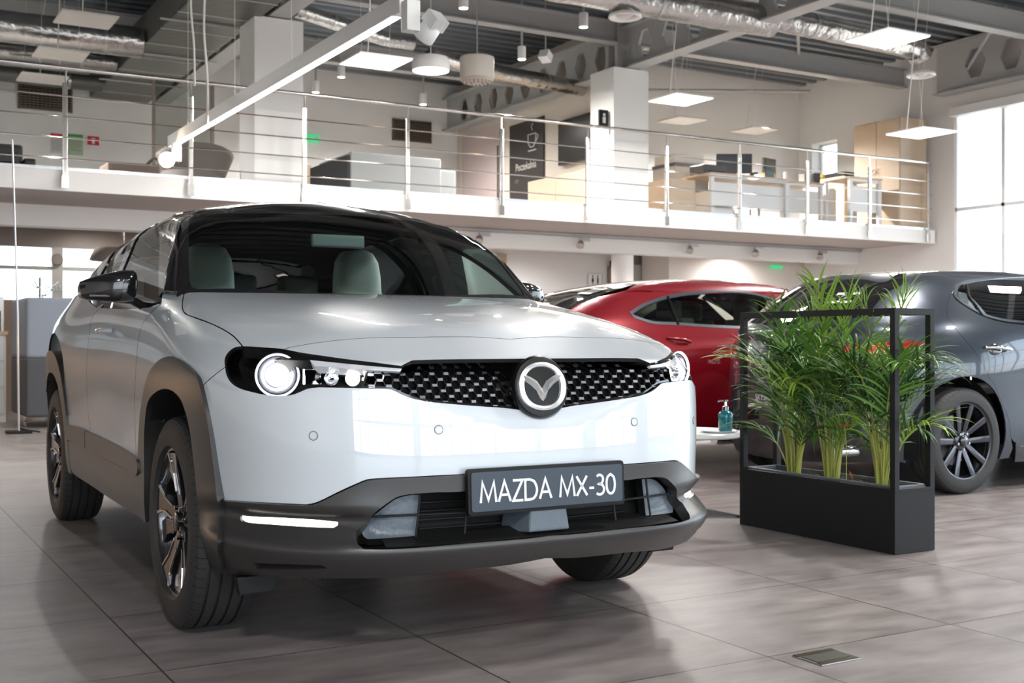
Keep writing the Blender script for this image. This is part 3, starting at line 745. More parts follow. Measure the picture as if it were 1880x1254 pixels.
# rear window
rwn = [(0, 1.20), (-.50, 1.20), (-.58, 1.22), (-.56, 1.36), (-.50, 1.42), (-.3, 1.435), (0, 1.44)]
S.panel('rear_hatch_frame', F_gh, 'b', half([(0, 1.14), (-.74, 1.14), (-.60, 1.44), (-.53, 1.475), (0, 1.50)]), M_BLKGL, 0.08, holes=[half(rwn)], rim=.01)
S.panel('rear_window', F_gh, 'b', half(rwn), M_GLASS, 0.08, rim=0)
# inner closing skins, so that no daylight leaks through the panel gaps
S.panel('door_lining', F_body, 'y', [(-.35, .30), (-2.15, .30), (-2.15, 1.09), (-.62, 1.055), (-.45, 1.02)], M_LINER, 0.1, off=-.035, rim=0, mode='both')
S.panel('bay_lining', F_body, 'z', half([(0, .70), (-.45, .66), (-.72, .40), (-.76, 0), (-.74, -.5), (0, -.5)])[:, ::-1], M_LINER, 0.1, off=-.035, rim=0)
# ---------------------------------------------------------------- cabin
def rbox(name, c, d, m, parent, bev=.03, rot=None, seg=3):
    o_ = MB().cbox((0, 0, 0), d, rot).build(name, m, parent, bevel=bev, seg=seg, auto=.9); o_.location = c; return o_
rbox('dashboard', (-.62, 0, 1.0), (.50, 1.40, .14), M_LINER, hero, .04)
rbox('instrument_hood', (-.80, .36, 1.105), (.16, .36, .022), mat('blue_grey_trim', (.10, .14, .17), .5), hero, .008)
MB().box((-3.2, -.66, .30), (-.3, .66, .34)).build('cabin_floor', M_LINER, hero)
for sg, yy in ((-1, -.368), (1, .368)):
    mb = MB(); secs = []
    for z_, w_, t_, xo in [(.55, .25, .07, 0), (.85, .25, .075, -.05), (1.02, .23, .07, -.08), (1.12, .17, .06, -.09), (1.18, .122, .055, -.095), (1.26, .119, .055, -.10), (1.33, .108, .055, -.105), (1.375, .082, .042, -.108), (1.392, .045, .02, -.108)]:
        secs.append([(-1.42 + xo + t_ * math.copysign(abs(math.cos(a))**.6, math.cos(a)), yy + w_ * math.copysign(abs(math.sin(a))**.7, math.sin(a)), z_) for a in [2 * PI * k / 28 for k in range(28)]])
    for i in range(len(secs) - 1): mb.add(secs[i] + secs[i+1], [(k, (k+1) % 28, 28 + (k+1) % 28, 28 + k) for k in range(28)])
    mb.add(secs[-1], [tuple(range(28))])
    o_ = mb.build('front_seat', M_SEAT, hero, smooth=True)
    rbox('seat_cushion', (-1.2, yy, .52), (.55, .5, .16), M_SEAT, o_, .05)
for yy in (-.36, .01, .36):
    rbox('rear_head_restraint', (-2.40, yy, 1.205), (.10, .22, .20), M_SEATG, hero, .045, seg=5)
rbox('rear_seat', (-2.50, 0, .80), (.16, 1.2, .56), M_SEATG, hero, .05)
rbox('steering_wheel_hub', (-1.02, .37, .93), (.05, .14, .12), M_BLACK, hero, .02)
MB().tube([Vector((-1.0 - .07 * math.sin(a), .37 + .185 * math.cos(a), .93 + .17 * math.sin(a))) for a in np.linspace(0, 2 * PI, 37)[:-1]], .014, 8, closed=True).build('steering_wheel', M_BLACK, hero, smooth=True)
mm = rbox('interior_mirror', (-.80, .0, 1.365), (.03, .235, .055), mat('mirror_back', (.26, .38, .38), .35), hero, .02, seg=4)
rbox('mirror_display', (-.783, -.02, 1.353), (.004, .014, .010), mat('display_white', (.9, .9, .9), .5, emit=(1, 1, 1), es=.6), mm, .001)
mm['label'] = 'interior rear view mirror'
# ---------------------------------------------------------------- door mirrors, handles
for sg in (1, -1):
    prof = [(-.882, 1.152, .012, .018, -.49), (-.885, 1.152, .048, .050, -.49), (-.897, 1.149, .058, .062, -.485), (-.93, 1.147, .064, .063, -.482), (-.96, 1.144, .064, .060, -.485), (-1.00, 1.140, .060, .054, -.495), (-1.035, 1.137, .052, .047, -.51), (-1.06, 1.134, .042, .040, -.53), (-1.079, 1.133, .028, .032, -.55), (-1.086, 1.132, .008, .010, -.56)]
    n = 32; vs = []; fs = []
    for (y_, z_, rx, rz, xc) in prof:
        for k in range(n):
            a = 2 * PI * k / n; c_, s_ = math.cos(a), math.sin(a)
            vs.append((xc + rx * math.copysign(abs(c_)**.65, c_), y_ * sg, z_ + rz * math.copysign(abs(s_)**.7, s_)))
    for i in range(len(prof) - 1):
        for k in range(n): fs.append((i*n+k, i*n+(k+1) % n, (i+1)*n+(k+1) % n, (i+1)*n+k))
    fs += [tuple(range(n)), tuple((len(prof)-1)*n + k for k in range(n))]
    mb = MB().add(vs, fs); dm = mb.build('door_mirror', M_BLKGL, hero, smooth=True)
    dm.location = (-.30, .048 * sg, .006); dm['label'] = 'gloss black door mirror'
    ft = MB()
    L = [(-.50, -.80, 1.045, .055, .022), (-.50, -.835, 1.062, .050, .018), (-.495, -.865, 1.078, .040, .014), (-.49, -.895, 1.094, .038, .014), (-.485, -.95, 1.093, .040, .010), (-.50, -1.02, 1.096, .032, .008)]
    vs = []; fs = []
    for (x_, y_, z_, rx, rz) in L:
        for k in range(16):
            a = 2 * PI * k / 16; vs.append((x_ + rx * math.cos(a), y_ * sg + rz * .5 * math.sin(a) * sg, z_ + rz * math.sin(a)))
    for i in range(len(L) - 1):
        for k in range(16): fs.append((i*16+k, i*16+(k+1) % 16, (i+1)*16+(k+1) % 16, (i+1)*16+k))
    fs += [tuple(range(16)), tuple((len(L)-1)*16 + k for k in range(16))]
    ft.add(vs, fs).build('mirror_foot', M_BLACK, dm, smooth=True)
    st = [Vector((-.448 - .25 * max(0, -y_ - .98)**1.3 , y_ * sg, 1.106)) for y_ in (-.95, -.98, -1.01, -1.04, -1.06)]
    MB().tube([p + Vector((.008, 0, .002)) for p in st], .0045, 8).build('indicator_strip', M_SATIN, dm, smooth=True)
hd = MB()
for sg in (1, -1):
    q = S.hit(F_body, 'y', [(-1.36, .985), (-1.24, .985), (-1.16, .985)])
    pts = [Vector((q[0][0], q[0][1] - .004, .985)), Vector((q[0][0] + .02, q[0][1] - .032, .985)), Vector((q[1][0], q[1][1] - .040, .985)), Vector((q[2][0] - .02, q[2][1] - .036, .985)), Vector((q[2][0], q[2][1] - .004, .985))]
    pts = [Vector((p.x, p.y * sg, p.z)) for p in pts]
    MB().tube(catmull(pts, 5), .013, 12).build('door_handle', M_PEARL, hero, smooth=True)
# ---------------------------------------------------------------- wheels
def wheel(parent, loc, side, R=.347, w=.215, rr=.238, style='five', steer=0.0, mr=M_RIMD, mb_=M_RIMB):
    """axis y; outer face towards side*y"""
    T = Matrix.Rotation(math.radians(-90 * side), 4, 'X')   # lathe z -> side * y
    h = w / 2
    g = []
    gp = [.03, .072]; 
    t = [(-h * .55, rr - .012), (-h * .98, rr + .012), (-h, rr + .05), (-h * .96, R - .03), (-h * .86, R - .010), (-h * .74, R - .003)]
    grooves = [-.058, -.020, .020, .058] if w > .2 else [-.05, -.017, .017, .05]
    for c in grooves: t += [(c - .0048, R), (c - .004, R - .008), (c + .004, R - .008), (c + .0048, R)]
    t += [(h * .74, R - .003), (h * .86, R - .010), (h * .96, R - .03), (h, rr + .05), (h * .98, rr + .012), (h * .62, rr - .012)]
    ty = MB().lathe([(r_, z_) for z_, r_ in t], 96, T)
    # fine cuts across the shoulders
    sp_ = MB()
    tyre = ty.build('wheel', M_RUBBER, parent, smooth=True); tyre.data.set_sharp_from_angle(angle=.5)
    tyre.location = loc; tyre.rotation_euler = (0, 0, steer)
    cuts = MB()
    for k in range(64):
        a = 2 * PI * k / 64
        for s_ in (-1, 1):
            c, sn = math.cos(a), math.sin(a)
            M_ = Matrix.Rotation(a, 4, 'Y')
            pf_ = [(h * .62, R + .0004), (h * .74, R - .0024), (h * .86, R - .0094), (h * .93, R - .0232)]
            cuts.add([M_ @ Vector((dx, s_ * y_, r_)) for y_, r_ in pf_ for dx in (-.0012, .0012)], [(0, 1, 3, 2), (2, 3, 5, 4), (4, 5, 7, 6)])
    tag(cuts.build('tread_cuts', M_LINER, tyre), kind='stuff')
    brl = MB().lathe([(rr + .012, h * .80), (rr + .006, h * .86), (rr - .004, h * .84), (rr - .010, h * .70), (rr - .016, h * .3), (rr - .03, -h * .3), (rr - .03, -h * .8)], 72, T)
    rim = brl.build('rim', mr, tyre, smooth=True)
    MB().lathe([(.0001, -.02), (.155, -.02), (.155, -.005), (.0001, -.005)], 40, T).build('brake_disc', mat('brake_steel', (.30, .29, .28), .4, .9), tyre, smooth=True)
    MB().lathe([(rr - .03, -h * .7), (.0001, -h * .7)], 40, T).build('wheel_back', M_LINER, tyre)
    zf = h * .84
    def P(r_, a, z_): return T @ Vector((r_ * math.cos(a), r_ * math.sin(a), z_))
    def spoke(outline, z0, z1, mtl, name='spoke', crown=.0):
        m_ = MB()
        for s5 in range(nsp):
            a0 = 2 * PI * s5 / nsp + PI / 2
            m_.prism(outline, lambda r_, a, a0=a0: P(r_, a + a0, z0(r_)), lambda r_, a, a0=a0: P(r_, a + a0, z1(r_)))
        return m_
    if style == 'five':
        nsp = 5
        # broad main spoke, its raised machined edge and the small blade beside it: every spoke a part
        for s5 in range(5):
            a0 = 2 * PI * s5 / 5 + PI / 2 + .12
            zz = lambda r_: zf - .026 * (1 - (r_ / rr)) * 1.2
            A = [(.035, -.6), (.07, -.36), (.12, -.24), (.18, -.20), (rr - .006, -.27), (rr - .004, .20), (.20, .12), (.15, .15), (.10, .26), (.06, .42), (.035, .6)]
            s_ = MB().prism(A, lambda r_, a: P(r_, a + a0, zz(r_) - .022), lambda r_, a: P(r_, a + a0, zz(r_) + .002)).build('spoke', mr, rim, bevel=.003)
            B = [(.10, .155), (.16, .075), (rr - .006, .155), (rr - .006, .215), (.205, .125), (.15, .155), (.10, .25)]
            MB().prism(B, lambda r_, a: P(r_, a + a0, zz(r_)), lambda r_, a: P(r_, a + a0, zz(r_) + .006)).build('spoke_edge', mb_, rim, bevel=.0015)
            B = [(.09, -.30), (.16, -.205), (rr - .008, -.265), (rr - .008, -.225), (.165, -.165), (.10, -.22)]
            MB().prism(B, lambda r_, a: P(r_, a + a0, zz(r_)), lambda r_, a: P(r_, a + a0, zz(r_) + .006)).build('spoke_edge', mb_, rim, bevel=.0015)
            B = [(.10, .44), (.125, .30), (.19, .26), (rr - .006, .32), (rr - .006, .66), (.19, .56), (.12, .62)]
            MB().prism(B, lambda r_, a: P(r_, a + a0, zz(r_) - .03), lambda r_, a: P(r_, a + a0, zz(r_) - .010)).build('spoke_blade', mb_ if s5 % 2 == 0 else mr, rim, bevel=.003)
    else:
        nsp = 10
        for s5 in range(nsp):
            pr = s5 // 2; sgn = 1 if s5 % 2 else -1
            a0 = 2 * PI * pr / 5 + PI / 2
            A = [(.03, sgn * .06), (.10, sgn * .14), (rr - .004, sgn * .20), (rr - .004, sgn * .375), (.10, sgn * .50), (.03, sgn * 1.1)]
            if sgn < 0: A = A[::-1]
            zz = lambda r_: zf - .035 * (1 - r_ / rr)
            MB().prism(A, lambda r_, a: P(r_, a + a0, zz(r_) - .028), lambda r_, a: P(r_, a + a0, zz(r_))).build('spoke', mr, rim, bevel=.005, seg=2, auto=1.0)
    MB().lathe([(.062, zf - .075), (.060, zf - .03), (.048, zf - .022), (.0001, zf - .022)], 32, T).build('wheel_hub', mr, rim, smooth=True)
    MB().lathe([(.033, zf - .03), (.033, zf - .006), (.029, zf - .003), (.0001, zf - .002)], 32, T).build('centre_cap', M_BLKGL, rim, smooth=True)
    for k in range(5):
        a = 2 * PI * k / 5 + PI / 2 + PI / 5
        MB().lathe([(.0085, zf - .03), (.0085, zf - .008), (.0001, zf - .008)], 6, Matrix.Translation(P(.052, a, 0) ) @ T).build('wheel_nut', M_RIMB, rim)
    return tyre
for (x_, s_) in ((0, -1), (0, 1), (-2.655, -1), (-2.655, 1)):
    wheel(hero, (x_, s_ * .7775, .347), s_)
# wheel wells
for x_ in (0, -2.655):
    for s_ in (-1, 1):
        T = Matrix.Translation((x_, s_ * .80, .36)) @ Matrix.Rotation(math.radians(-90 * s_), 4, 'X')
        pr = [(.43, .03), (.44, -.10), (.44, -.30), (.0001, -.30)]
        o_ = MB().lathe(pr, 48, T); 
        keep = [f for f in o_.f if sum((o_.v[i][2] if not hasattr(o_.v[i], 'z') else o_.v[i].z) for i in f) / len(f) > .27]
        o_.f = keep
        o2 = MB().lathe([(.425, .086), (.43, .03)], 48, T); o_.add(o2.v, [f for f in o2.f if sum(o2.v[i][2] for i in f) / len(f) > .66])
        o_.build('wheel_well', M_LINER, hero, smooth=True)
# ================================================================ the building
def floor_mat():
    m = bpy.data.materials.new('stone_floor_tiles'); m.use_nodes = True; nt = m.node_tree; b = nt.nodes['Principled BSDF']; L = nt.links.new
    tc = nt.nodes.new('ShaderNodeTexCoord'); sp = nt.nodes.new('ShaderNodeSeparateXYZ'); L(tc.outputs['Object'], sp.inputs[0])
    def mth(op, a, bb=None, c=None):
        n = nt.nodes.new('ShaderNodeMath'); n.operation = op
        for i, q in enumerate((a, bb, c)):
            if q is None: continue
            if isinstance(q, (int, float)): n.inputs[i].default_value = q
            else: L(q, n.inputs[i])
        return n.outputs[0]
    ax = mth('DIVIDE', mth('SUBTRACT', sp.outputs[0], .005), .8008); ay = mth('DIVIDE', mth('SUBTRACT', sp.outputs[1], 3.39), .748)
    def line(a, w):
        f = mth('FRACT', a); d = mth('MINIMUM', f, mth('SUBTRACT', 1.0, f)); return mth('LESS_THAN', d, w)
    lx = line(ax, .0042); ly = line(ay, .0038)
    g = mth('MAXIMUM', lx, ly)
    cell = nt.nodes.new('ShaderNodeCombineXYZ'); L(mth('FLOOR', ax), cell.inputs[0]); L(mth('FLOOR', ay), cell.inputs[1])
    wn = nt.nodes.new('ShaderNodeTexWhiteNoise'); L(cell.outputs[0], wn.inputs[0])
    off = nt.nodes.new('ShaderNodeVectorMath'); off.operation = 'SCALE'; L(wn.outputs['Color'], off.inputs[0]); off.inputs['Scale'].default_value = 20
    add = nt.nodes.new('ShaderNodeVectorMath'); L(tc.outputs['Object'], add.inputs[0]); L(off.outputs[0], add.inputs[1])
    mp = nt.nodes.new('ShaderNodeMapping'); mp.inputs['Scale'].default_value = (1.0, 3.2, 1); L(add.outputs[0], mp.inputs[0])
    n1 = nt.nodes.new('ShaderNodeTexNoise'); n1.inputs['Scale'].default_value = 3.0; n1.inputs['Detail'].default_value = 7; n1.inputs['Roughness'].default_value = .62; L(mp.outputs[0], n1.inputs['Vector'])
    n2 = nt.nodes.new('ShaderNodeTexNoise'); n2.inputs['Scale'].default_value = 420; n2.inputs['Detail'].default_value = 2; L(tc.outputs['Object'], n2.inputs['Vector'])
    r = nt.nodes.new('ShaderNodeValToRGB'); r.color_ramp.elements[0].position = .30; r.color_ramp.elements[1].position = .72
    r.color_ramp.elements[0].color = (.165, .142, .135, 1); r.color_ramp.elements[1].color = (.31, .272, .26, 1); L(n1.outputs[0], r.inputs[0])
    sc = mth('MULTIPLY_ADD', n2.outputs[0], .22, .89); sc2 = mth('MULTIPLY_ADD', wn.outputs['Value'], .07, .965)
    mul = nt.nodes.new('ShaderNodeVectorMath'); mul.operation = 'SCALE'; L(r.outputs[0], mul.inputs[0]); L(mth('MULTIPLY', sc, sc2), mul.inputs['Scale'])
    mx = nt.nodes.new('ShaderNodeMix'); mx.data_type = 'RGBA'; L(g, mx.inputs[0]); L(mul.outputs[0], mx.inputs[6]); mx.inputs[7].default_value = (.055, .05, .047, 1)
    L(mx.outputs[2], b.inputs['Base Color'])
    L(mth('MULTIPLY_ADD', n1.outputs[0], .20, .27), b.inputs['Roughness']); b.inputs['Specular IOR Level'].default_value = .5
    return m
M_WALL = mat('white_plaster', (.82, .805, .785), .75, noise=(2.5, .02, (1, 1, 1)))
M_WARM = mat('warm_beige_plaster', (.66, .59, .51), .75)
M_STEELP = mat('light_grey_steel_paint', (.40, .40, .395), .45)
M_DECK = mat('galvanised_deck', (.22, .245, .27), .34, .75, noise=(1.2, .25, (1, 6, 1)))
M_ALU = mat('white_aluminium', (.80, .80, .80), .4)
M_INOX = mat('polished_stainless', (.72, .70, .67), .16, 1.0)
M_FOIL = mat('foil_insulation', (.50, .485, .47), .24, .95, bump=(9, .9, (1, 1, 1)))
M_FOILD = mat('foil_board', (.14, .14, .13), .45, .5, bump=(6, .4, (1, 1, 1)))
M_WOOD = mat('birch_board', (.60, .47, .34), .45, noise=(3, .08, (1, 1, 8)))
M_DARKS = mat('dark_sign_board', (.030, .024, .022), .45)
M_WHITE = mat('white_laminate', (.80, .80, .79), .4)
M_GREYF = mat('pale_grey_felt', (.42, .43, .43), .9, noise=(90, .12, (1, 1, 1)))
M_GREYD = mat('dark_grey_felt', (.075, .078, .085), .9, noise=(90, .2, (1, 1, 1)))
M_BLUEF = mat('blue_grey_weave', (.235, .262, .305), .9, noise=(120, .18, (1, 1, 1)))
M_PANELLED = mat('lit_led_panel', (1, 1, 1), .5, emit=(1.0, .90, .78), es=5)
M_LEDOFF = mat('unlit_panel', (.62, .59, .55), .5)
M_PANE = glass_mat('window_pane', (.97, .98, .98), 1.35)
def st(o): o['kind'] = 'structure'; return o
XL, XR, YN, YF, ZC = -7.0, 15.95, -7.0, 19.9, 5.80
st(MB().box((XL - .3, YN - .3, -.2), (XR + .3, YF + .3, 0)).build('floor', floor_mat()))
# ribbed roof deck, ribs along x
vs = []; fs = []; y = YN - .3; prof = []
while y < YF + .3:
    prof += [(y, ZC), (y + .11, ZC), (y + .14, ZC + .10), (y + .24, ZC + .10), (y + .27, ZC)]; y += .27
for (yy, zz) in prof: vs += [(XL - .3, yy, zz), (XR + .3, yy, zz)]
fs = [(2*i, 2*i+2, 2*i+3, 2*i+1) for i in range(len(prof) - 1)]
n = len(vs); vs += [(XL - .3, prof[0][0], ZC + .3), (XR + .3, prof[0][0], ZC + .3), (XL - .3, prof[-1][0], ZC + .3), (XR + .3, prof[-1][0], ZC + .3)]
fs += [(n, n + 1, n + 3, n + 2)]
st(mesh('ceiling', vs, fs, M_DECK))
# walls
wf = MB().box((XL - .2, 17.6, 0), (.6, 17.8, 2.57)).box((3.75, 17.6, 0), (XR, 17.8, 2.57)).box((.6, 17.6, 0), (3.75, 17.8, 1.35)).box((.6, 17.6, 2.3), (3.75, 17.8, 2.57)).build('wall_back', M_WALL); st(wf)
st(MB().box((XL - .2, 17.8, 2.57), (XR, 18.0, 2.8)).build('trim_5', M_WALL))
st(MB().box((XL - .2, YF, 2.57), (10.3, YF + .2, ZC + .1)).build('wall_back_upper', M_WALL))
st(MB().box((10.3, 16.65, 2.57), (XR, 16.85, ZC + .1)).build('wall_office', M_WALL))
st(MB().box((10.28, 14.15, 2.82), (10.43, YF, ZC)).build('wall_lounge', mat('cream_plaster', (.68, .61, .53), .75)))
st(MB().box((XL - .2, YN, 0), (XL, YF, ZC + .1)).build('wall_left', M_WALL))
# right wall: pier beyond the glazing, with the small office window
mb = MB()
mb.box((XR, 13.06, 0), (XR + .35, 15.67, ZC + .1)).box((XR, 16.31, 0), (XR + .35, YF, ZC + .1)).box((XR, 15.67, 0), (XR + .35, 16.31, 4.0)).box((XR, 15.67, 4.66), (XR + .35, 16.31, ZC + .1))
mb.box((XR, YN, 4.78), (XR + .35, 13.06, ZC + .1)).box((XR, YN, 0), (XR + .35, 13.06, .22))
st(mb.build('wall_right', M_WALL))
mb = MB().box((XL, YN - .2, 4.9), (XR, YN, ZC + .1)).box((-5.2, YN - .2, 4.4), (1.6, YN, 5)).box((2.1, YN - .2, 3.1), (XR, YN, 5)).box((XL, YN - .2, 0), (XR, YN, .15)).box((XL, YN - .2, 0), (-5.2, YN, 5))
for x_ in (1.6, 8.4): mb.box((x_, YN - .2, 0), (x_ + .5, YN, 5))
st(mb.build('wall_front', M_WALL))
def glazing(name, axis, c, a0, a1, z0, z1, step, trans, d=.09, mm=.055):
    """framed glazing in the plane axis = c from a0 to a1"""
    def bx(mb, p0, p1, q0, q1, t=d):
        if axis == 'x': mb.box((c, p0, q0), (c + t, p1, q1))
        else: mb.box((p0, c - t, q0), (p1, c, q1))
    fr = MB(); n_ = max(1, round((a1 - a0) / step)); s_ = (a1 - a0) / n_
    for k in range(n_ + 1): bx(fr, a1 - k * s_ - mm / 2, a1 - k * s_ + mm / 2, z0, z1)
    for z_ in [z0] + list(trans) + [z1]: bx(fr, a0, a1, z_ - mm / 2, z_ + mm / 2, d * .9)
    o_ = st(fr.build(name, M_ALU))
    p = MB()
    if axis == 'x': p.box((c + d * .45, a0, z0), (c + d * .45 + .006, a1, z1))
    else: p.box((a0, c - d * .5, z0), (a1, c - d * .5 + .006, z1))
    q = p.build('pane', M_PANE, o_)
    return o_
glazing('window_1', 'x', XR + .02, YN, 13.06, .25, 4.75, .905, (3.11, 1.35))
glazing('window_2', 'x', XR + .22, 15.67, 16.31, 4.0, 4.66, .7, ())
glazing('window_3', 'y', YN, -5.2, 1.6, .15, 4.4, 1.13, (1.2, 3.0))
glazing('window_4', 'y', YN, 2.1, 8.4, .15, 3.1, 1.05, (1.2,))
glazing('window_5', 'y', YN, 8.9, XR, .15, 3.1, 1.17, (1.2,))
glazing('window_7', 'y', 17.76, .6, 3.75, 1.35, 2.3, 1.05, (1.98,))
# blind case and rail above the glazing
st(MB().box((XR - .16, -6.5, 4.62), (XR + .01, 13.04, 4.76)).build('trim_1', M_ALU, bevel=.01))
# balcony slab, added dark floor sheet, white fascia with its metal lip
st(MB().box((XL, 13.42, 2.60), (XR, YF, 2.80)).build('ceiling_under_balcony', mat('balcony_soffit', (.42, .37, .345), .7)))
st(MB().box((XL, 13.60, 2.80), (XR, YF, 2.806)).build('floor_upper', mat('bounce_cut_grey', (.13, .125, .12), .9)))  # unseen dark sheet, added to cut light bouncing up to the roof
st(MB().box((XL, 13.385, 2.57), (XR - .08, 13.42, 2.79)).build('trim_2', M_WALL))
st(MB().box((XL, 13.38, 2.79), (XR - .08, 13.60, 2.825)).build('trim_3', mat('brushed_lip', (.62, .66, .70), .25, .8)))
# bulkhead under the balcony with a light track
st(MB().box((XL, 15.15, 2.34), (XR, 15.45, 2.6)).build('trim_4', M_WALL))
# round pillar and recess below
st(MB().lathe([(.18, 0), (.18, 2.34)], 40, Matrix.Translation((11.08, 15.6, 0)), cap=True).build('pillar', M_WALL, smooth=True))
st(MB().box((12.25, 17.35, 0), (13.1, 17.6, 2.34)).build('wall_recess', mat('grey_recess', (.42, .40, .37), .8)))
st(MB().box((12.72, 16.5, 0), (XR, 17.3, 2.6)).build('wall_niche', mat('warm_white', (.74, .68, .63), .75)))
# columns
for (x0, nm) in ((4.41, 'column'), (9.72, 'column'), (-.9, 'column')):
    st(MB().box((x0, 13.9, 2.82), (x0 + .62, 14.5, 4.91)).build(nm, mat('column_white', (.80, .79, .77), .7)))
# castellated girders
def girder(x, y0, y1, z0, z1, ph=0.0, pi=.56, k_=1.0):
    H = []; y_ = y0 + .35 + ph; zc_ = (z0 + z1) / 2
    while y_ < y1 - .3: 
        H.append([(y_ + dx, zc_ + dz) for dx, dz in ((-.075 * k_, .19 * k_), (.075 * k_, .19 * k_), (.165 * k_, 0), (.075 * k_, -.19 * k_), (-.075 * k_, -.19 * k_), (-.165 * k_, 0))]); y_ += pi
    V = [(y0, z0), (y1, z0), (y1, z1), (y0, z1)]; E = [(0, 1), (1, 2), (2, 3), (3, 0)]
    for h in H:
        k = len(V); V += h; E += [(k + i, k + (i + 1) % 6) for i in range(6)]
    r = delaunay_2d_cdt([Vector(p) for p in V], E, [], 0, 1e-6)
    v2 = np.array([tuple(p) for p in r[0]]); T = np.array([list(f) for f in r[2]]); cen = v2[T].mean(1); ok = inside(np.array(V[:4]), cen)
    for h in H: ok &= ~inside(np.array(h), cen)
    T = T[ok]; mb = MB(); n_ = len(v2); t = .02
    vs = [(x - t, p[0], p[1]) for p in v2] + [(x + t, p[0], p[1]) for p in v2]
    fs = [tuple(f) for f in T] + [tuple(n_ + i for i in f[::-1]) for f in T]
    for h in H:
        idx = [int(np.argmin(np.linalg.norm(v2 - np.array(p), axis=1))) for p in h]
        fs += [(idx[i], idx[(i + 1) % 6], n_ + idx[(i + 1) % 6], n_ + idx[i]) for i in range(6)]
    mb.add(vs, fs).box((x - .13, y0, z0 - .025), (x + .13, y1, z0)).box((x - .13, y0, z1), (x + .13, y1, z1 + .025))
    return st(mb.build('ceiling_girder', M_STEELP))
girder(10.08, YN, YF, 4.95, 5.52, .10); girder(4.72, YN, YF, 4.95, 5.52, .2); girder(15.72, YN, 13.2, 5.0, 5.76, .25, .65, 1.22); girder(-.7, YN, YF, 4.95, 5.52)
# stub posts where the girders meet over the columns
for x_ in (4.72, 10.05): st(MB().box((x_ - .16, 14.05, 4.91), (x_ + .16, 14.12, 5.6)).box((x_ - .16, 14.28, 4.91), (x_ + .16, 14.35, 5.6)).build('ceiling_post', M_STEELP))
for y_ in (14.12, 10.86, 7.6, 4.35, 1.1, -2.1, 17.3):
    mb = MB().box((XL, y_ - .09, 5.30), (XR, y_ + .09, 5.32)).box((XL, y_ - .012, 5.32), (XR, y_ + .012, 5.6)).box((XL, y_ - .09, 5.6), (XR, y_ + .09, 5.62))
    st(mb.build('ceiling_beam', M_STEELP))
# thin roof braces
for a, b_ in (((10.4, 10.9, 5.3), (13.5, 14.1, 5.6)), ((14.4, 10.9, 5.7), (15.7, 12.6, 5.3)), ((11.5, 16.5, 5.25), (15.2, 15.6, 5.45))):
    st(MB().cyl(a, b_, .025, 8).build('ceiling_brace', M_STEELP))
# ---------------------------------------------------------------- railing of the balcony
rl = empty('balcony_railing', (0, 13.36, 2.57), label='long stainless railing with thin horizontal rods on the edge of the white balcony', cat='railing')
def rloc(o): o.parent = rl; o.matrix_parent_inverse = Matrix.Identity(4); o.location = (0, -13.36, -2.57); return o
rloc(MB().cyl((XL, 13.36, 3.895), (15.74, 13.36, 3.895), .023, 16).build('handrail', M_INOX, smooth=True))
for z_ in (3.585, 3.36, 3.135, 2.91): rloc(MB().cyl((XL, 13.335, z_), (15.74, 13.335, z_), .008, 8).build('rail_rod', M_INOX, smooth=True))
for k in range(-6, 11):
    x_ = 2.14 + 1.352 * k
    mb = MB().cbox((x_, 13.352, 3.165), (.05, .035, 1.13)); p_ = rloc(mb.build('post', M_INOX, bevel=.006))
    q_ = MB().cyl((x_ + .01, 13.36, 3.7), (x_ + .01, 13.36, 3.88), .009, 8).build('post_pin', M_INOX, p_, smooth=True)
    MB().cbox((x_, 13.338, 2.66), (.075, .01, .13)).build('bracket', M_INOX, p_)
# ---------------------------------------------------------------- ducts
def duct(name, pts, r, label, group=None, m=None, n=20):
    t = empty(name, pts[0], label=label, cat='duct', group=group)
    P = [Vector(p) - Vector(pts[0]) for p in pts]; Q = []; R_ = []
    for a, b_ in zip(P[:-1], P[1:]):
        k = max(2, int((b_ - a).length / .12))
        for i in range(k): Q.append(a + (b_ - a) * i / k); R_.append(r * (1 + .02 * rnd.uniform(-1, 1) + (.03 if (len(Q) % 9 == 0) else 0)))
    Q.append(P[-1]); R_.append(r)
    MB().tube(Q, R_, n).build('duct_pipe', m or M_FOIL, t, smooth=True)
    k = 0
    for i in range(5, len(Q) - 4, 14):
        d = (Q[i + 1] - Q[i]).normalized()
        MB().tube([Q[i] - d * .02, Q[i] + d * .02], r * 1.035, n).build('duct_band', M_SATIN, t, smooth=True)
    return t
p0 = W(860, 10, Z=5.05); p1 = W(1300, 40, Z=5.05)
duct('ventilation_duct', [(6.2, 11.28, 4.99), (10.3, 11.25, 5.0)], .19, 'thick silver foil duct running along the ceiling beside the round air outlet, upper middle')
duct('ventilation_duct', [(10.35, 11.3, 5.08), (11.3, 11.28, 5.06), (12.6, 11.3, 5.04), (13.05, 11.32, 5.02), (13.15, 11.33, 4.9)], .16, 'silver foil duct behind the large lit square panel at the upper right')
duct('ventilation_duct', [(7.2, 14.75, 4.93), (8.6, 15.2, 4.93), (10.2, 15.45, 4.93)], .12, 'slim silver duct that ends in a hexagon opening of the steel girder')
duct('ventilation_duct', [(5.1, 14.4, 5.2), (6.6, 14.9, 5.12), (7.0, 14.9, 5.12)], .10, 'short silver duct between the lit square panel and the white drum outlet')
duct('ventilation_duct', [(-6, 16.1, 4.93), (3.53, 16.0, 4.92)], .20, 'upper of the two shiny silver ducts at the far left of the ceiling')
duct('ventilation_duct', [(-6, 17.7, 5.0), (3.53, 17.66, 4.99)], .13, 'lower of the two shiny silver ducts at the far left of the ceiling')
duct('ventilation_duct', [(-6, 18.7, 4.9), (3.53, 18.68, 4.88)], .12, 'dull silver duct close to the wall grille at the far left', m=M_FOILD)
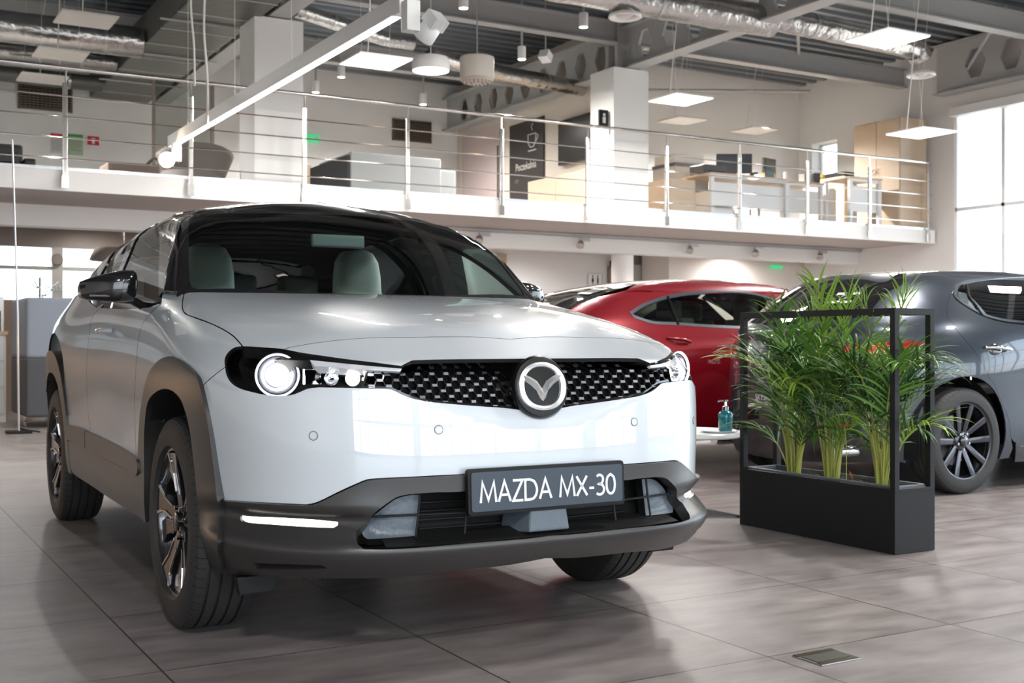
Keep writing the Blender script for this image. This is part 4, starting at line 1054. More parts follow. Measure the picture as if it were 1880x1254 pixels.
t = empty('rectangular_duct', (4.04, 9.5, 4.9), label='wide flat foil-wrapped duct running away from us under the left ceiling', cat='duct')
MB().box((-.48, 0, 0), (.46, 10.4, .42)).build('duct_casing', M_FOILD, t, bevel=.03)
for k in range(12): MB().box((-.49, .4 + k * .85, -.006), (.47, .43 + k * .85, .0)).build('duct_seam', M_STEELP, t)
for k in range(5): MB().cyl((-.62, 1.2 + k * 1.9, -.02), (.62, 1.2 + k * 1.9, -.02), .014, 6).build('hanger_rod', M_STEELP, t)
# ---------------------------------------------------------------- suspended lamps
M_CORD = mat('pale_cord', (.72, .70, .66), .6)
def panel_lamp(c, lit, label, w=.60, d=.58):
    t = empty('panel_lamp', c, label=label, cat='ceiling light', group=None)
    MB().box((-w/2, -d/2, 0), (w/2, d/2, .018)).build('panel_frame', M_WHITE if lit else M_LEDOFF, t, bevel=.003)
    MB().box((-w/2 + .008, -d/2 + .008, -.004), (w/2 - .008, d/2 - .008, 0)).build('diffuser', M_PANELLED if lit else M_LEDOFF, t)
    zt = ZC - c[2]
    MB().cyl((-w/2 + .03, -d/2 + .03, .018), (-w/2 + .10, 0, zt), .0022, 5).cyl((w/2 - .03, d/2 - .03, .018), (w/2 - .10, 0, zt), .0022, 5).build('wire', M_CORD, t)
    MB().tube(catmull([(0, d/2 - .06, .018), (.0, .1, .5 * zt), (.06, 0, zt)], 5), .007, 6).build('cord', M_CORD, t, smooth=True)
    MB().tube(catmull([(w/2 - .1, d/2 - .05, .02), (w/2 - .03, d/2 - .05, .07), (w/2 + .02, d/2 - .1, .02)], 5), .005, 6).build('cable_loop', M_CORD, t, smooth=True)
    if lit: 
        pass
    return t
panel_lamp((4.95, 11.46, 3.9), True, 'lit square panel lamp hanging between the long light bar and the round lamp')
panel_lamp((9.27, 11.78, 4.0), True, 'lit square panel lamp hanging beside the front of the right-hand white column')
panel_lamp((9.21, 8.36, 4.0), True, 'largest lit square panel lamp, high at the upper right')
panel_lamp((11.56, 9.96, 3.5), True, 'lit square panel lamp hanging in front of the tall birch wardrobe')
panel_lamp((2.40, 13.6, 4.5), False, 'unlit square panel lamp under the ceiling, nearest of the three at the far left')
panel_lamp((2.42, 15.4, 4.5), False, 'unlit square panel lamp under the ceiling, middle of the three at the far left')
panel_lamp((2.43, 16.95, 4.5), False, 'unlit square panel lamp above the wall grille at the far left')
panel_lamp((12.0, 15.2, 4.55), False, 'faint unlit panel lamp against the white office wall, left of the pair')
panel_lamp((13.9, 15.6, 4.62), False, 'faint unlit panel lamp near the corner of the office walls')
t = empty('round_lamp', (6.13, 12.55, 4.16), label='round white lamp with a glowing disc underneath, beside the drum outlet', cat='ceiling light')
MB().lathe([(.215, .0), (.225, .02), (.225, .11), (.205, .155), (.155, .17), (.0001, .17)], 40).build('lamp_body', M_WHITE, t, smooth=True)
MB().lathe([(.215, .002), (.0001, .0)], 40).build('diffuser', M_PANELLED, t)
MB().cyl((0, 0, .17), (0, 0, 1.64), .006, 6).build('cord', M_CORD, t)
t = empty('drum_outlet', (6.97, 12.95, 4.18), label='white drum-shaped air outlet with a perforated rim below the ceiling', cat='air outlet')
MB().lathe([(.215, .055), (.215, .32), (.20, .33), (.0001, .33)], 40).build('drum', mat('cream_metal', (.62, .59, .54), .4), t, smooth=True)
MB().lathe([(.215, .055), (.195, .015), (.15, 0), (.0001, 0)], 40).build('grille', mat('beige_grille', (.46, .40, .34), .5), t, smooth=True)
holes = MB()
for r_, n_ in ((.18, 22), (.14, 16), (.08, 10)):
    for k in range(n_): a = 2 * PI * k / n_; holes.box((r_ * math.cos(a) - .008, r_ * math.sin(a) - .008, -.004 + (.012 if r_ > .17 else 0)), (r_ * math.cos(a) + .008, r_ * math.sin(a) + .008, .03))
tag(holes.build('perforation', M_LINER, t), kind='stuff')
MB().cyl((0, 0, .33), (0, 0, 1.6), .01, 6).build('hanger', M_STEELP, t)
def outlet(c, label):
    t = empty('air_outlet', c, label=label, cat='air outlet')
    MB().lathe([(.12, .055), (.12, .05), (.19, .03), (.20, .0), (.185, -.012), (.14, .005), (.115, .05)], 36).build('outlet_ring', M_WHITE, t, smooth=True)
    MB().lathe([(.10, .03), (.06, .0), (.0001, -.005)], 30).build('outlet_cone', M_LEDOFF, t, smooth=True)
outlet((8.05, 11.28, 4.76), 'round white air outlet under the thick silver duct, upper middle')
outlet((13.15, 11.33, 4.66), 'round white air outlet at the end of the silver duct, upper right')
def downlight(c, label):
    t = empty('downlight', c, label=label, cat='ceiling light')
    MB().lathe([(.055, 0), (.058, .01), (.058, .18), (.0001, .18)], 24).build('lamp_body', M_WHITE, t, smooth=True)
    MB().lathe([(.050, -.001), (.0001, -.001)], 24).build('diffuser', mat('lit_downlight', (1, 1, 1), .5, emit=(1, .80, .50), es=22), t)
    MB().box((-.012, -.012, .18), (.012, .012, ZC - c[2])).build('stem', M_STEELP, t)
for c, l in (((6.46, 12.34, 4.9), 'lit white can downlight at the top edge, above the air outlet drum'), ((8.16, 12.33, 4.9), 'lit white can downlight just below the round air outlet of the thick duct'), ((8.34, 14.17, 4.9), 'lit white can downlight right of the white drum outlet'), ((6.56, 16.48, 4.9), 'lit downlight of which only the glow shows under the hanging square lamp'), ((6.61, 17.69, 4.9), 'lit white can downlight right of the left-hand white column'), ((8.5, 17.69, 4.9), 'lit white can downlight just above the handrail, near the wall grille')):
    downlight(c, l)
t = empty('spotlight', (8.75, 14.2, 5.0), label='small white cube spotlight beside the can downlight and the girder', cat='spotlight')
MB().cbox((0, 0, 0), (.15, .15, .13), Matrix.Rotation(.5, 3, 'Z') @ Matrix.Rotation(.5, 3, 'Y')).build('lamp_body', M_WHITE, t, bevel=.01)
MB().cyl((0, 0, .06), (0, 0, .8), .012, 6).build('stem', M_STEELP, t)
# the long light bar
t = empty('linear_lamp', (3.08, 6.68, 3.0), label='long white linear lamp with a glowing underside hanging over the white car', cat='ceiling light')
LN = 5.9
MB().box((-.035, 0, 0), (.035, LN, .115)).build('lamp_body', M_WHITE, t, bevel=.004)
MB().box((-.029, .12, -.004), (.029, LN - .05, 0)).build('diffuser', mat('lit_light_bar', (1, 1, 1), .5, emit=(1, .93, .86), es=6), t)
MB().box((-.033, 0, -.003), (.033, .11, 0)).build('end_plate', M_SATIN, t)
for y_ in (.55, 2.1, 3.6, 5.2): MB().cyl((0, y_, .115), (0, y_, ZC - 3.0), .0022, 5).cyl((0, y_, .115), (0, y_, .16), .008, 8).build('wire', M_CORD, t)
def spot(c, label, aim, lit):
    t = empty('spotlight', c, label=label, cat='spotlight')
    MB().box((-.045, -.045, -.04), (.045, .045, .15)).build('adapter', M_WHITE, t, bevel=.006)
    R = Vector(aim).normalized().to_track_quat('Z', 'Y').to_matrix().to_4x4()
    T = (Matrix.Translation((.115, -.02, -.02)) @ R @ Matrix.Scale(.82, 4)) if not lit else Matrix.Translation((-.10, 0, -.03)) @ R
    MB().lathe([(.0001, -.06), (.06, -.06), (.078, -.04), (.085, .07), (.075, .085)], 32, T).build('lamp_body', M_WHITE, t, smooth=True)
    fins = MB()
    for k in range(9): fins.add([T @ Vector(p) for p in [(-.07 + .0175 * k, -.065, -.14), (-.066 + .0175 * k, -.065, -.14), (-.066 + .0175 * k, .065, -.14), (-.07 + .0175 * k, .065, -.14), (-.07 + .0175 * k, -.07, -.04), (-.066 + .0175 * k, -.07, -.04), (-.066 + .0175 * k, .07, -.04), (-.07 + .0175 * k, .07, -.04)]], [(0,3,2,1),(4,5,6,7),(0,1,5,4),(1,2,6,5),(2,3,7,6),(3,0,4,7)])
    fins.build('cooling_fins', M_WHITE, t)
    MB().lathe([(.074, .084), (.0001, .08)], 32, T).build('lens', mat('lit_spot', (1, 1, 1), .4, emit=(1, .82, .60), es=160) if lit else M_LENS, t)
spot((3.085, 6.60, 2.90), 'large white track spotlight with cooling fins at the near end of the light bar', (-.35, .75, -.75), False)
spot((3.08, 12.35, 2.86), 'brightly shining spotlight at the far end of the long light bar', (-.22, -1, -.16), True)
# loose white cables hanging in front of the balcony
for x_, y_, w_, lb in ((2.82, 10.6, .010, 'left of the two wavy white cables hanging from the ceiling by the light bar'), (2.99, 10.5, .011, 'right of the two wavy white cables hanging from the ceiling, longer one')):
    b_ = W(354 if x_ < 2.9 else 378, 0, Y=y_).x; zb = 3.25 if x_ < 2.9 else 2.9
    pts = catmull([(b_ + .02 * math.sin(k * 1.7 + x_), y_, ZC - (ZC - zb) * k / 7) for k in range(8)], 5)
    o_ = MB().tube(pts, w_, 6).build('hanging_cable', M_CORD, smooth=True); tag(o_, lb, 'cable')
# track spots under the balcony
tr = MB().box((7.5, 15.06, 2.545), (16.0, 15.11, 2.575)).build('light_track', M_STEELP); tag(tr, 'thin grey light track fixed under the balcony above the white bulkhead', 'light track')
for k, (px_, lb) in enumerate(((880, 'small unlit spotlight on the track, just above the far end of the white car roof'), (1065, 'small unlit spotlight on the track, above the restroom sign'), (1265, 'small unlit spotlight on the track, third one from the left'), (1385, 'small unlit spotlight on the track, fourth one from the left'), (1503, 'small unlit spotlight on the track, rightmost one'))):
    p = W(px_, 0, Y=15.06); t = empty('track_spotlight', (p.x, 15.03, 2.48), label=lb, cat='spotlight')
    MB().box((-.02, -.02, .0), (.16, .02, .05)).build('adapter', M_SATIN, t, bevel=.006)
    MB().lathe([(.0001, -.07), (.04, -.06), (.055, -.02), (.062, .03), (.05, .035), (.0001, .02)], 24, Matrix.Translation((-.04, -.04, -.06)) @ Vector((-.6, -.6, -1)).to_track_quat('Z', 'Y').to_matrix().to_4x4()).build('lamp_body', mat('nickel', (.6, .58, .55), .2, 1), t, smooth=True)
# ================================================================ the two cars behind
def world_cam(ox, oy):
    def f(P):
        P = np.asarray(P, float); k = (P[:, 0] - PX) / FOC
        D = np.stack([FWD[0] + k * RGT[0], FWD[1] + k * RGT[1], (PY - P[:, 1]) / FOC], 1)
        return np.array([-ox, -oy, CH]), D
    return f
def side_path(S_, F, frame, segs, n=5, off=0.0):
    out = []
    for seg in segs:
        q = S_.cur(F, frame, seg, off); q = catmull(q, n) if len(q) > 2 else [np.array(q[0]), np.array(q[-1])]
        if out and np.linalg.norm(out[-1] - q[0]) < 1e-6: q = q[1:]
        out += list(q)
    return out
def arch2(cx, cz, r, z0, n=26, grow=1.0):
    a0 = math.asin(max(-1, (z0 - cz) / r)); return [(cx + r * math.cos(a), cz + r * grow * math.sin(a)) for a in np.linspace(a0, PI - a0, n)]
# ---------------------------------------------------------------- grey hatchback
M_GREY = mat('grey_metallic_paint', (.042, .052, .068), .28, .5, 1.0, .02)
M_DARKGL = glass_mat('dark_tinted_glass', (.10, .11, .11), 1.6)
M_TAIL = mat('red_lamp_plastic', (.30, .008, .012), .08, 0, 1, .02)
M_TAILL = mat('red_lamp_bright', (.75, .02, .03), .2, emit=(1, .05, .05), es=.35)
GX, GY = 6.02, 5.72
ghb = empty('car', (GX, GY, 0), label='dark grey metallic hatchback standing behind the planter, seen from its rear corner', cat='car')
G = Surf(ghb, world_cam(GX, GY)); G.rear = True; G.near = 3.0
gB = spl([.1, .22, .35, .5, .7, .85, .95, 1.05, 1.15, 1.25, 1.35, 1.42, 1.5], [.82, .855, .878, .886, .892, .890, .872, .835, .775, .70, .60, .50, .36])
gXr = spl([.1, .2, .35, .55, .75, .88, .96, 1.02, 1.10, 1.20, 1.30, 1.36, 1.44], [-.70, -.76, -.815, -.825, -.80, -.775, -.755, -.745, -.655, -.51, -.35, -.24, -.06])
gXf = spl([.1, .3, .6, .8, .95, 1.05, 1.2, 1.35, 1.45], [3.4, 3.58, 3.6, 3.4, 2.7, 2.25, 1.95, 1.6, 1.3])
gRf = spl([-1.0, -.6, -.3, 0, .4, .9, 1.4, 1.8, 2.2, 2.6, 3.7], [1.20, 1.325, 1.375, 1.405, 1.428, 1.436, 1.42, 1.37, 1.2, 1.0, .75])
def F_gray(p):
    x = p[:, 0]; y = np.abs(p[:, 1]); z = p[:, 2]
    B = gB(z) + .022 * np.exp(-((x - 0) / .5)**2 - ((z - .72) / .2)**2) - .03 * np.exp(-((x - 1.3) / .7)**2 - ((z - .62) / .16)**2)
    B = B - .05 * np.maximum(-x - .1, 0) * sstep(z, .8, 1.2)
    xr, xf = gXr(z), gXf(z); x0 = .55; x1 = 2.3
    a = np.maximum(x0 - x, 0) / (x0 - xr); b_ = np.maximum(x - x1, 0) / np.maximum(xf - x1, .05)
    pw = 2.7
    n = np.where(a > 0, (a**pw + (y / B)**pw + 1e-9)**(1 / pw), np.where(b_ > 0, (b_**2.6 + (y / B)**2.6 + 1e-9)**(1 / 2.6), y / B))
    return smax((n - 1) * .9, z - (gRf(x) - .09 * y * y), .07)
WOUT = [[(1750, 535), (1755, 523), (1766, 516.5), (1799, 510), (1837.5, 506), (1880, 504)], [(1880, 504), ('y', 1.3, 1.385), ('y', 1.9, 1.22), ('y', 2.1, 1.08)], [('y', 2.1, 1.08), ('y', 1.4, 1.03), ('y', .9, 1.035), (1880, 594)], [(1880, 594), (1837.5, 588.5), (1803, 578), (1772, 560.5), (1756, 549), (1750, 542)], [(1750, 542), (1750, 535)]]
WO = side_path(G, F_gray, 'y', WOUT)
AR = [(x_, z_) for x_, z_ in arch2(0.0, .335, .375, .20, grow=1.04)]
dl = [(1746, 535), (1740, 558), (1738.5, 575), (1742, 585), (1757, 606), (1775, 628), (1799, 659), (1814, 689), (1823, 700)]
# quarter: oblique frame
DL = side_path(G, F_gray, 'g', [dl])
def toG(P2): return G.to2('g', G.hit(F_gray, 'y', P2))
o = list(G.to2('g', G.hit(F_gray, 'x' if False else 'b', [(0, .30), (0, .40), (0, .55), (0, .70)])))
HATCH = [[(1684, 498), (1660, 517), (1631, 537.5), (1617, 550), (1597, 575)], [(1597, 575), (1560, 585), ('b', 0, 1.035)]]
HB = side_path(G, F_gray, 'b', [[('b', 0, 1.35), ('b', -.25, 1.345), ('b', -.42, 1.32), (1684, 498)]] + HATCH)
hatch = half(HB)
# one painted shell with real openings, cut into quarter, tailgate, doors
side = [(-.50, 1.30), (.0, 1.375), (.6, 1.40)]
shell = [(-.35, .24)] + [] 
wl = [tuple(q) for q in WO]
top_s = [(q[0], q[1]) for q in [(-.62, .24), (-.78, .40), (-.80, .60), (-.78, .80), (-.74, .98), (-.60, 1.12), (-.42, 1.24), (-.20, 1.33), (.1, 1.365), (.6, 1.395), (1.2, 1.40), (1.8, 1.33), (2.3, 1.10), (2.9, .96), (3.4, .80), (3.5, .55), (3.35, .24)]]
fr_arch = [(x_, z_) for x_, z_ in arch2(2.725, .335, .375, .22, grow=1.04)]
body = top_s + fr_arch[:1] + fr_arch[1:] + [(2.2, .20), (.5, .20)] + AR + [(-.45, .22)]
DLy = side_path(G, F_gray, 'y', [dl])
def split_side(): pass
door_front = [(1.12, 1.02), (1.10, .8), (1.05, .55), (1.02, .24)]
lowdoor = side_path(G, F_gray, 'y', [[(1823, 700), (1836, 732.6), (1850, 763.7), (1856.5, 805)]])
qb = top_s[:9] + [np.array(q) for q in [(.30, 1.378)]] + [wl[5]][:0] + [tuple(q) for q in WO[:12]][::-1] + [tuple(q) for q in DLy] + [tuple(q) for q in lowdoor[1:]] + [(.46, .26), (.44, .20)] + AR + [(-.45, .22)]
G.panel('rear_quarter', F_gray, 'y', qb, M_GREY, .045, rim=.01, mode='both', shrink=.001)
rd = [tuple(q) for q in DLy] + [tuple(q) for q in lowdoor[1:]] + [(.52, .26), (1.02, .24), (1.05, .55), (1.10, .8), (1.12, 1.025), (.9, 1.03)] + [tuple(q) for q in side_path(G, F_gray, 'y', [[(1880, 596), (1837.5, 590.5), (1803, 580), (1772, 562.5), (1755, 550)]])]
G.panel('rear_door', F_gray, 'y', rd, M_GREY, .045, rim=.01, mode='both', shrink=.001)
fd = [(1.125, 1.025), (1.105, .8), (1.055, .55), (1.025, .24), (2.2, .24), (2.25, .8), (2.1, 1.06), (1.6, 1.035)]
G.panel('front_door', F_gray, 'y', fd, M_GREY, .09, rim=.01, mode='both', shrink=.001)
ff = [(2.26, .24)] + fr_arch[::-1] + [(3.35, .24), (3.5, .55), (3.4, .80), (2.9, .93), (2.4, 1.0), (2.13, 1.06), (2.26, .8)]
G.panel('front_wing', F_gray, 'y', ff, M_GREY, .09, rim=.01, mode='both')
G.panel('sill', F_gray, 'y', [(.47, .30), (.50, .17), (2.2, .17), (2.2, .24), (.53, .27)], M_BLKGL, .05, off=.008, rim=.02, mode='both')
G.panel('roof_panel', F_gray, 'z', [(.0, -.62), (.6, -.60), (1.5, -.58), (1.9, -.6), (1.9, .6), (1.5, .58), (.6, .60), (0, .62), (-.25, .45), (-.33, 0), (-.25, -.45)], M_GREY, .08, rim=0, off=-.001)
G.panel('bonnet', F_gray, 'z', [(2.35, -.75), (3.3, -.7), (3.5, 0), (3.3, .7), (2.35, .75)], M_GREY, .12, rim=0)
G.panel('windscreen', F_gray, 'z', [(1.85, -.6), (2.35, -.72), (2.35, .72), (1.85, .6)], M_DARKGL, .12, rim=0)
# rear face
G.panel('tailgate', F_gray, 'b', half([(0, .62), (-.50, .62), (-.62, .80), (-.66, .98), (-.60, 1.10), (-.52, 1.20), (-.50, 1.30), (-.30, 1.352), (0, 1.36)]), M_GREY, .04, rim=.01, off=.004, holes=[hatch])
G.panel('rear_window', F_gray, 'b', inset(resample(hatch, .03), -.004), mat('black_glass', (.008, .008, .009), .04, 0, 1, .01, 1.0), .04, rim=0, off=.003)
G.panel('rear_bumper', F_gray, 'b', half([(0, .34), (-.60, .34), (-.80, .40), (-.80, .62), (0, .62)]), M_GREY, .05, rim=.01, off=.003)
G.panel('bumper_skirt', F_gray, 'b', half([(0, .18), (-.66, .20), (-.74, .34), (-.5, .40), (-.42, .50), (0, .50)]), M_BLKGL, .05, rim=.01, off=.010)
for sg, md in ((1, 'both'),):
    G.panel('tail_lamp', F_gray, 'b', [(-.40, .87), (-.50, .84), (-.62, .835), (-.74, .86), (-.80, .93), (-.76, .945), (-.60, .925), (-.44, .925)], M_TAIL, .02, off=.014, rim=.02, mode='both')
    G.panel('tail_lamp_ring', F_gray, 'b', [(-.56 + .035 * math.cos(a), .885 + .03 * math.sin(a)) for a in np.linspace(0, 2 * PI, 20)[:-1]], M_TAILL, .02, off=.018, rim=.005, mode='both')
    G.panel('tail_lamp_ring', F_gray, 'b', [(-.67 + .035 * math.cos(a), .890 + .03 * math.sin(a)) for a in np.linspace(0, 2 * PI, 20)[:-1]], M_TAILL, .02, off=.018, rim=.005, mode='both')
sp_ = G.hit(F_gray, 'b', [(0, .93)])[0]
eM = Matrix.Translation((sp_[0] - .012, .0, .93)) @ Matrix.Rotation(math.radians(-90), 4, 'Y') @ Matrix.Rotation(math.radians(-90), 4, 'Z')
mb = MB().tube([eM @ Vector((.062 * math.cos(a), .05 * math.sin(a), .006)) for a in np.linspace(0, 2 * PI, 33)[:-1]], .006, 8, closed=True)
mb.tube(catmull([eM @ Vector(p) for p in [(-.055, .024, .006), (-.02, .012, .008), (0, -.026, .008)]], 4), .006, 6).tube(catmull([eM @ Vector(p) for p in [(.055, .024, .006), (.02, .012, .008), (0, -.026, .008)]], 4), .006, 6)
mb.build('badge', M_CHROME, ghb, smooth=True)
pmr = bframe((-.838, 0, .56), (0, -1, 0), (0, 0, 1), (-1, 0, 0))
pb2 = MB().prism(rrect(.52, .12, .01), lambda a, b: pmr @ Vector((a, b, -.01)), lambda a, b: pmr @ Vector((a, b, .006))).build('number_plate', mat('brown_grey_plate', (.10, .085, .078), .4), ghb, bevel=.002)
text_mesh('SKYSELECTION', .052, 'plate_lettering', mat('white_lettering'), pb2, pmr @ Matrix.Translation((.07, .018, .006)), .0008, sx=.86)
text_mesh('samochody używane', .020, 'plate_lettering', mat('white_lettering'), pb2, pmr @ Matrix.Translation((.07, -.022, .006)), .0008)
MB().tube([pmr @ Vector((-.20 + .028 * math.cos(a), .036 * math.sin(a), .007)) for a in np.linspace(.5, 5.2, 20)], .004, 5).build('plate_emblem', mat('white_lettering'), pb2)
text_mesh('MAZDA', .038, 'rear_lettering', M_CHROME, ghb, bframe((-.795, .55, .80), (0, -1, 0), (0, 0, 1), (-1, 0, 0)), .003)
MB().cyl((-.80, .55, .27), (-.55, .55, .27), .04, 20).build('exhaust_pipe', M_CHROME, ghb, smooth=True)
MB().cyl((-.80, -.55, .27), (-.55, -.55, .27), .04, 20).build('exhaust_pipe', M_CHROME, ghb, smooth=True)
MB().tube([Vector((-.80, -.55 + .045 * math.cos(a), .27 + .045 * math.sin(a))) for a in np.linspace(0, 2 * PI, 25)[:-1]], .007, 6, closed=True).build('exhaust_tip', M_CHROME, ghb, smooth=True)
# sticker in the rear window
q = G.hit(F_gray, 'b', [(-.22, 1.26), (-.38, 1.26), (-.40, 1.18), (-.24, 1.18)], .006)
mesh('window_sticker', [Vector(p) for p in q], [(0, 1, 2, 3)], M_BLACK, ghb)
for rows in ((1.255, 1.24), (1.20, 1.185)):
    q = G.hit(F_gray, 'b', [(-.225, rows[0]), (-.375, rows[0]), (-.38, rows[1]), (-.23, rows[1])], .008)
    mesh('sticker_band', [Vector(p) for p in q], [(0, 1, 2, 3)], M_WHITE, ghb)
q = [Vector(p) for p in G.hit(F_gray, 'b', [(-.30 + .02 * math.cos(a), 1.222 + .014 * math.sin(a)) for a in np.linspace(.5, 5.4, 12)], .010)]
MB().tube(q, .0025, 5).build('sticker_emblem', M_WHITE, ghb)
# side glass with its bright frame
G.panel('window_frame', F_gray, 'y', resample(np.array(WO), .03), mat('bright_trim', (.55, .60, .66), .18, 1), .03, off=.006, rim=.015, holes=[inset(resample(np.array(WO), .02), .016)], mode='both')
G.panel('side_window', F_gray, 'y', inset(resample(np.array(WO), .03), .014), M_DARKGL, .05, off=-.002, rim=0, mode='both')
q = G.hit(F_gray, 'c', [(1775, 524), (1779, 545), (1790, 560), (1803, 579)], .002)
MB().tube(catmull([Vector(p) for p in q], 4), .010, 6).build('window_divider', M_BLKGL, ghb, smooth=True)
hp_ = [Vector(p) for p in G.hit(F_gray, 'y', [(.17, .905), (.24, .90), (.34, .893), (.385, .89)], .0)]
hp_ = [hp_[0] + Vector((0, -.006, 0)), hp_[1] + Vector((0, -.04, .004)), hp_[2] + Vector((0, -.04, 0)), hp_[3] + Vector((0, -.02, 0))]
MB().tube(catmull(hp_, 5), .011, 10).build('door_handle', M_CHROME, ghb, smooth=True)
bw = [Vector(p) for p in G.hit(F_gray, 'y', [(.26, .885)], .0)]
MB().lathe([(.001, .006), (.03, .005), (.045, .001), (.05, -.004)], 24, Matrix.Translation(bw[0]) @ Vector((0, -1, .1)).to_track_quat('Z', 'Y').to_matrix().to_4x4() @ Matrix.Diagonal((1.35, .8, 1, 1))).build('handle_recess', M_BLKGL, ghb, smooth=True)
M_R2 = mat('graphite_alloy', (.06, .06, .07), .2, .9, .5)
for (x_, s_) in ((0, -1), (0, 1), (2.725, -1), (2.725, 1)):
    wheel(ghb, (x_, s_ * .785, .327), s_, R=.327, w=.21, rr=.232, style='ten', mr=M_R2, mb_=M_R2)
def wells(root, xs, yy, r):
    for x_ in xs:
        for s_ in (-1, 1):
            T = Matrix.Translation((x_, s_ * yy, .335)) @ Matrix.Rotation(math.radians(-90 * s_), 4, 'X')
            o_ = MB().lathe([(r, .02), (r + .005, -.3), (.0001, -.3)], 40, T)
            o_.f = [f for f in o_.f if sum(o_.v[i][2] for i in f) / len(f) > .2]
            o_.build('wheel_well', M_LINER, root, smooth=True)
wells(ghb, (0, 2.725), .80, .385)
MB().box((-.50, -.55, .19), (-.38, .55, .6)).box((.42, -.78, .19), (2.3, .78, .28)).box((3.12, -.7, .2), (3.3, .7, .8)).box((-.38, -.45, .19), (3.1, .45, .42)).build('underbody', M_LINER, ghb)
MB().box((-.3, -.7, .42), (2.3, .7, .60)).box((.15, -.6, .6), (.35, .6, .98)).build('cabin', M_LINER, ghb)
# ---------------------------------------------------------------- red saloon
M_RED = mat('soul_red_paint', (.26, .004, .012), .25, .35, 1.0, .02)
RX, RY = 5.02, 7.82
rs = empty('car', (RX, RY, 0), label='deep red saloon car parked between the white crossover and the grey hatchback', cat='car')
Rr = Surf(rs, world_cam(RX, RY)); Rr.rear = True; Rr.near = 4.5
rB = spl([.1, .22, .35, .5, .7, .85, .93, 1.0, 1.1, 1.2, 1.3, 1.38, 1.46], [.84, .875, .90, .91, .915, .91, .885, .835, .775, .705, .63, .55, .40])
rXr = spl([.1, .3, .5, .8, .95, 1.05, 1.15, 1.3, 1.4], [-.95, -1.06, -1.09, -1.08, -1.06, -1.0, -.75, -.3, .1])
rXf = spl([.1, .3, .6, .75, .95, 1.05, 1.2, 1.35, 1.45], [3.6, 3.76, 3.78, 3.6, 2.9, 2.45, 2.15, 1.85, 1.5])
rRf = spl([-1.2, -1.0, -.75, -.45, -.1, .3, .7, 1.1, 1.5, 1.9, 2.3, 2.7, 3.3, 3.8], [1.03, 1.06, 1.09, 1.18, 1.305, 1.395, 1.44, 1.452, 1.44, 1.38, 1.2, 1.04, .95, .80])
def F_red(p):
    x = p[:, 0]; y = np.abs(p[:, 1]); z = p[:, 2]
    B = rB(z) + .02 * np.exp(-((x - 0) / .5)**2 - ((z - .72) / .2)**2) - .02 * np.exp(-((x - 1.4) / .8)**2 - ((z - .6) / .16)**2)
    xr, xf = rXr(z), rXf(z); x0 = .3; x1 = 2.4
    a = np.maximum(x0 - x, 0) / (x0 - xr); b_ = np.maximum(x - x1, 0) / np.maximum(xf - x1, .05)
    n = np.where(a > 0, (a**3 + (y / B)**3 + 1e-9)**(1 / 3), np.where(b_ > 0, (b_**2.6 + (y / B)**2.6 + 1e-9)**(1 / 2.6), y / B))
    return smax((n - 1) * .9, z - (rRf(x) - .08 * y * y), .06)
RW2 = side_path(Rr, F_red, 'y', [[(1155, 572.7), (1183, 556), (1229, 541), (1275, 534.6), (1339, 532), (1403, 542), ('y', 2.0, 1.15)], [('y', 2.0, 1.15), ('y', 2.15, 1.05)], [('y', 2.15, 1.05), ('y', 1.6, 1.03), (1321, 602), (1244.5, 597), (1198.6, 594.4), (1163, 583)], [(1163, 583), (1155, 572.7)]])
ar = arch2(0, .335, .385, .2, grow=1.04); ar2 = arch2(2.83, .335, .385, .22, grow=1.04)
prof = [(-1.0, .24), (-1.04, .5), (-1.04, .8), (-1.02, .98), (-.85, 1.055), (-.5, 1.14), (-.1, 1.27), (.3, 1.36), (.8, 1.405), (1.4, 1.40), (1.9, 1.32), (2.3, 1.12), (2.75, .98), (3.4, .86), (3.6, .55), (3.5, .24)]
Rr.panel('rear_quarter', F_red, 'y', prof[:9] + [(.80, 1.02), (.78, .9), (.70, .7), (.46, .45), (.44, .22)] + ar + [(-.5, .22)], M_RED, .06, rim=.01, mode='both', holes=[], shrink=.001) if False else None
whole = prof + ar2 + [(2.3, .19), (.5, .19)] + ar + [(-.5, .22)]
Rr.panel('body_side', F_red, 'y', whole, M_RED, .06, rim=.01, mode='both', holes=[inset(resample(np.array(RW2), .04), .004)])
Rr.panel('window_frame', F_red, 'y', resample(np.array(RW2), .03), mat('bright_trim'), .03, off=.006, rim=.015, holes=[inset(resample(np.array(RW2), .02), .022)], mode='both')
Rr.panel('side_window', F_red, 'y', inset(resample(np.array(RW2), .03), .018), M_DARKGL if False else glass_mat('tinted_side_glass', (.35, .38, .34), 1.6), .06, off=-.002, rim=0, mode='both')
rg = [(-.80, -.58), (-.45, -.60), (.12, -.55), (.30, -.48), (.34, 0), (.30, .48), (.12, .55), (-.45, .60), (-.80, .58), (-.86, 0)]
Rr.panel('roof', F_red, 'z', [(.36, 0), (.32, -.50), (.14, -.60), (.8, -.62), (1.4, -.60), (1.8, -.60), (1.85, 0), (1.8, .60), (1.4, .60), (.8, .62), (.14, .60), (.32, .50)], M_RED, .08, rim=0, off=.001)
Rr.panel('rear_window', F_red, 'z', rg, mat('black_glass'), .06, rim=0, off=.002)
Rr.panel('boot_lid', F_red, 'z', [(-.86, 0), (-.80, .60), (-.9, .75), (-1.04, .6), (-1.08, 0), (-1.04, -.6), (-.9, -.75), (-.80, -.60)], M_RED, .05, rim=0, off=.001)
Rr.panel('rear_bumper', F_red, 'b', half([(0, .24), (-.75, .24), (-.80, .6), (-.78, .98), (0, 1.04)]), M_RED, .08, rim=0, off=-.001)
Rr.panel('bonnet', F_red, 'z', [(2.4, -.7), (3.5, -.7), (3.7, 0), (3.5, .7), (2.4, .7)], M_RED, .12, rim=0)
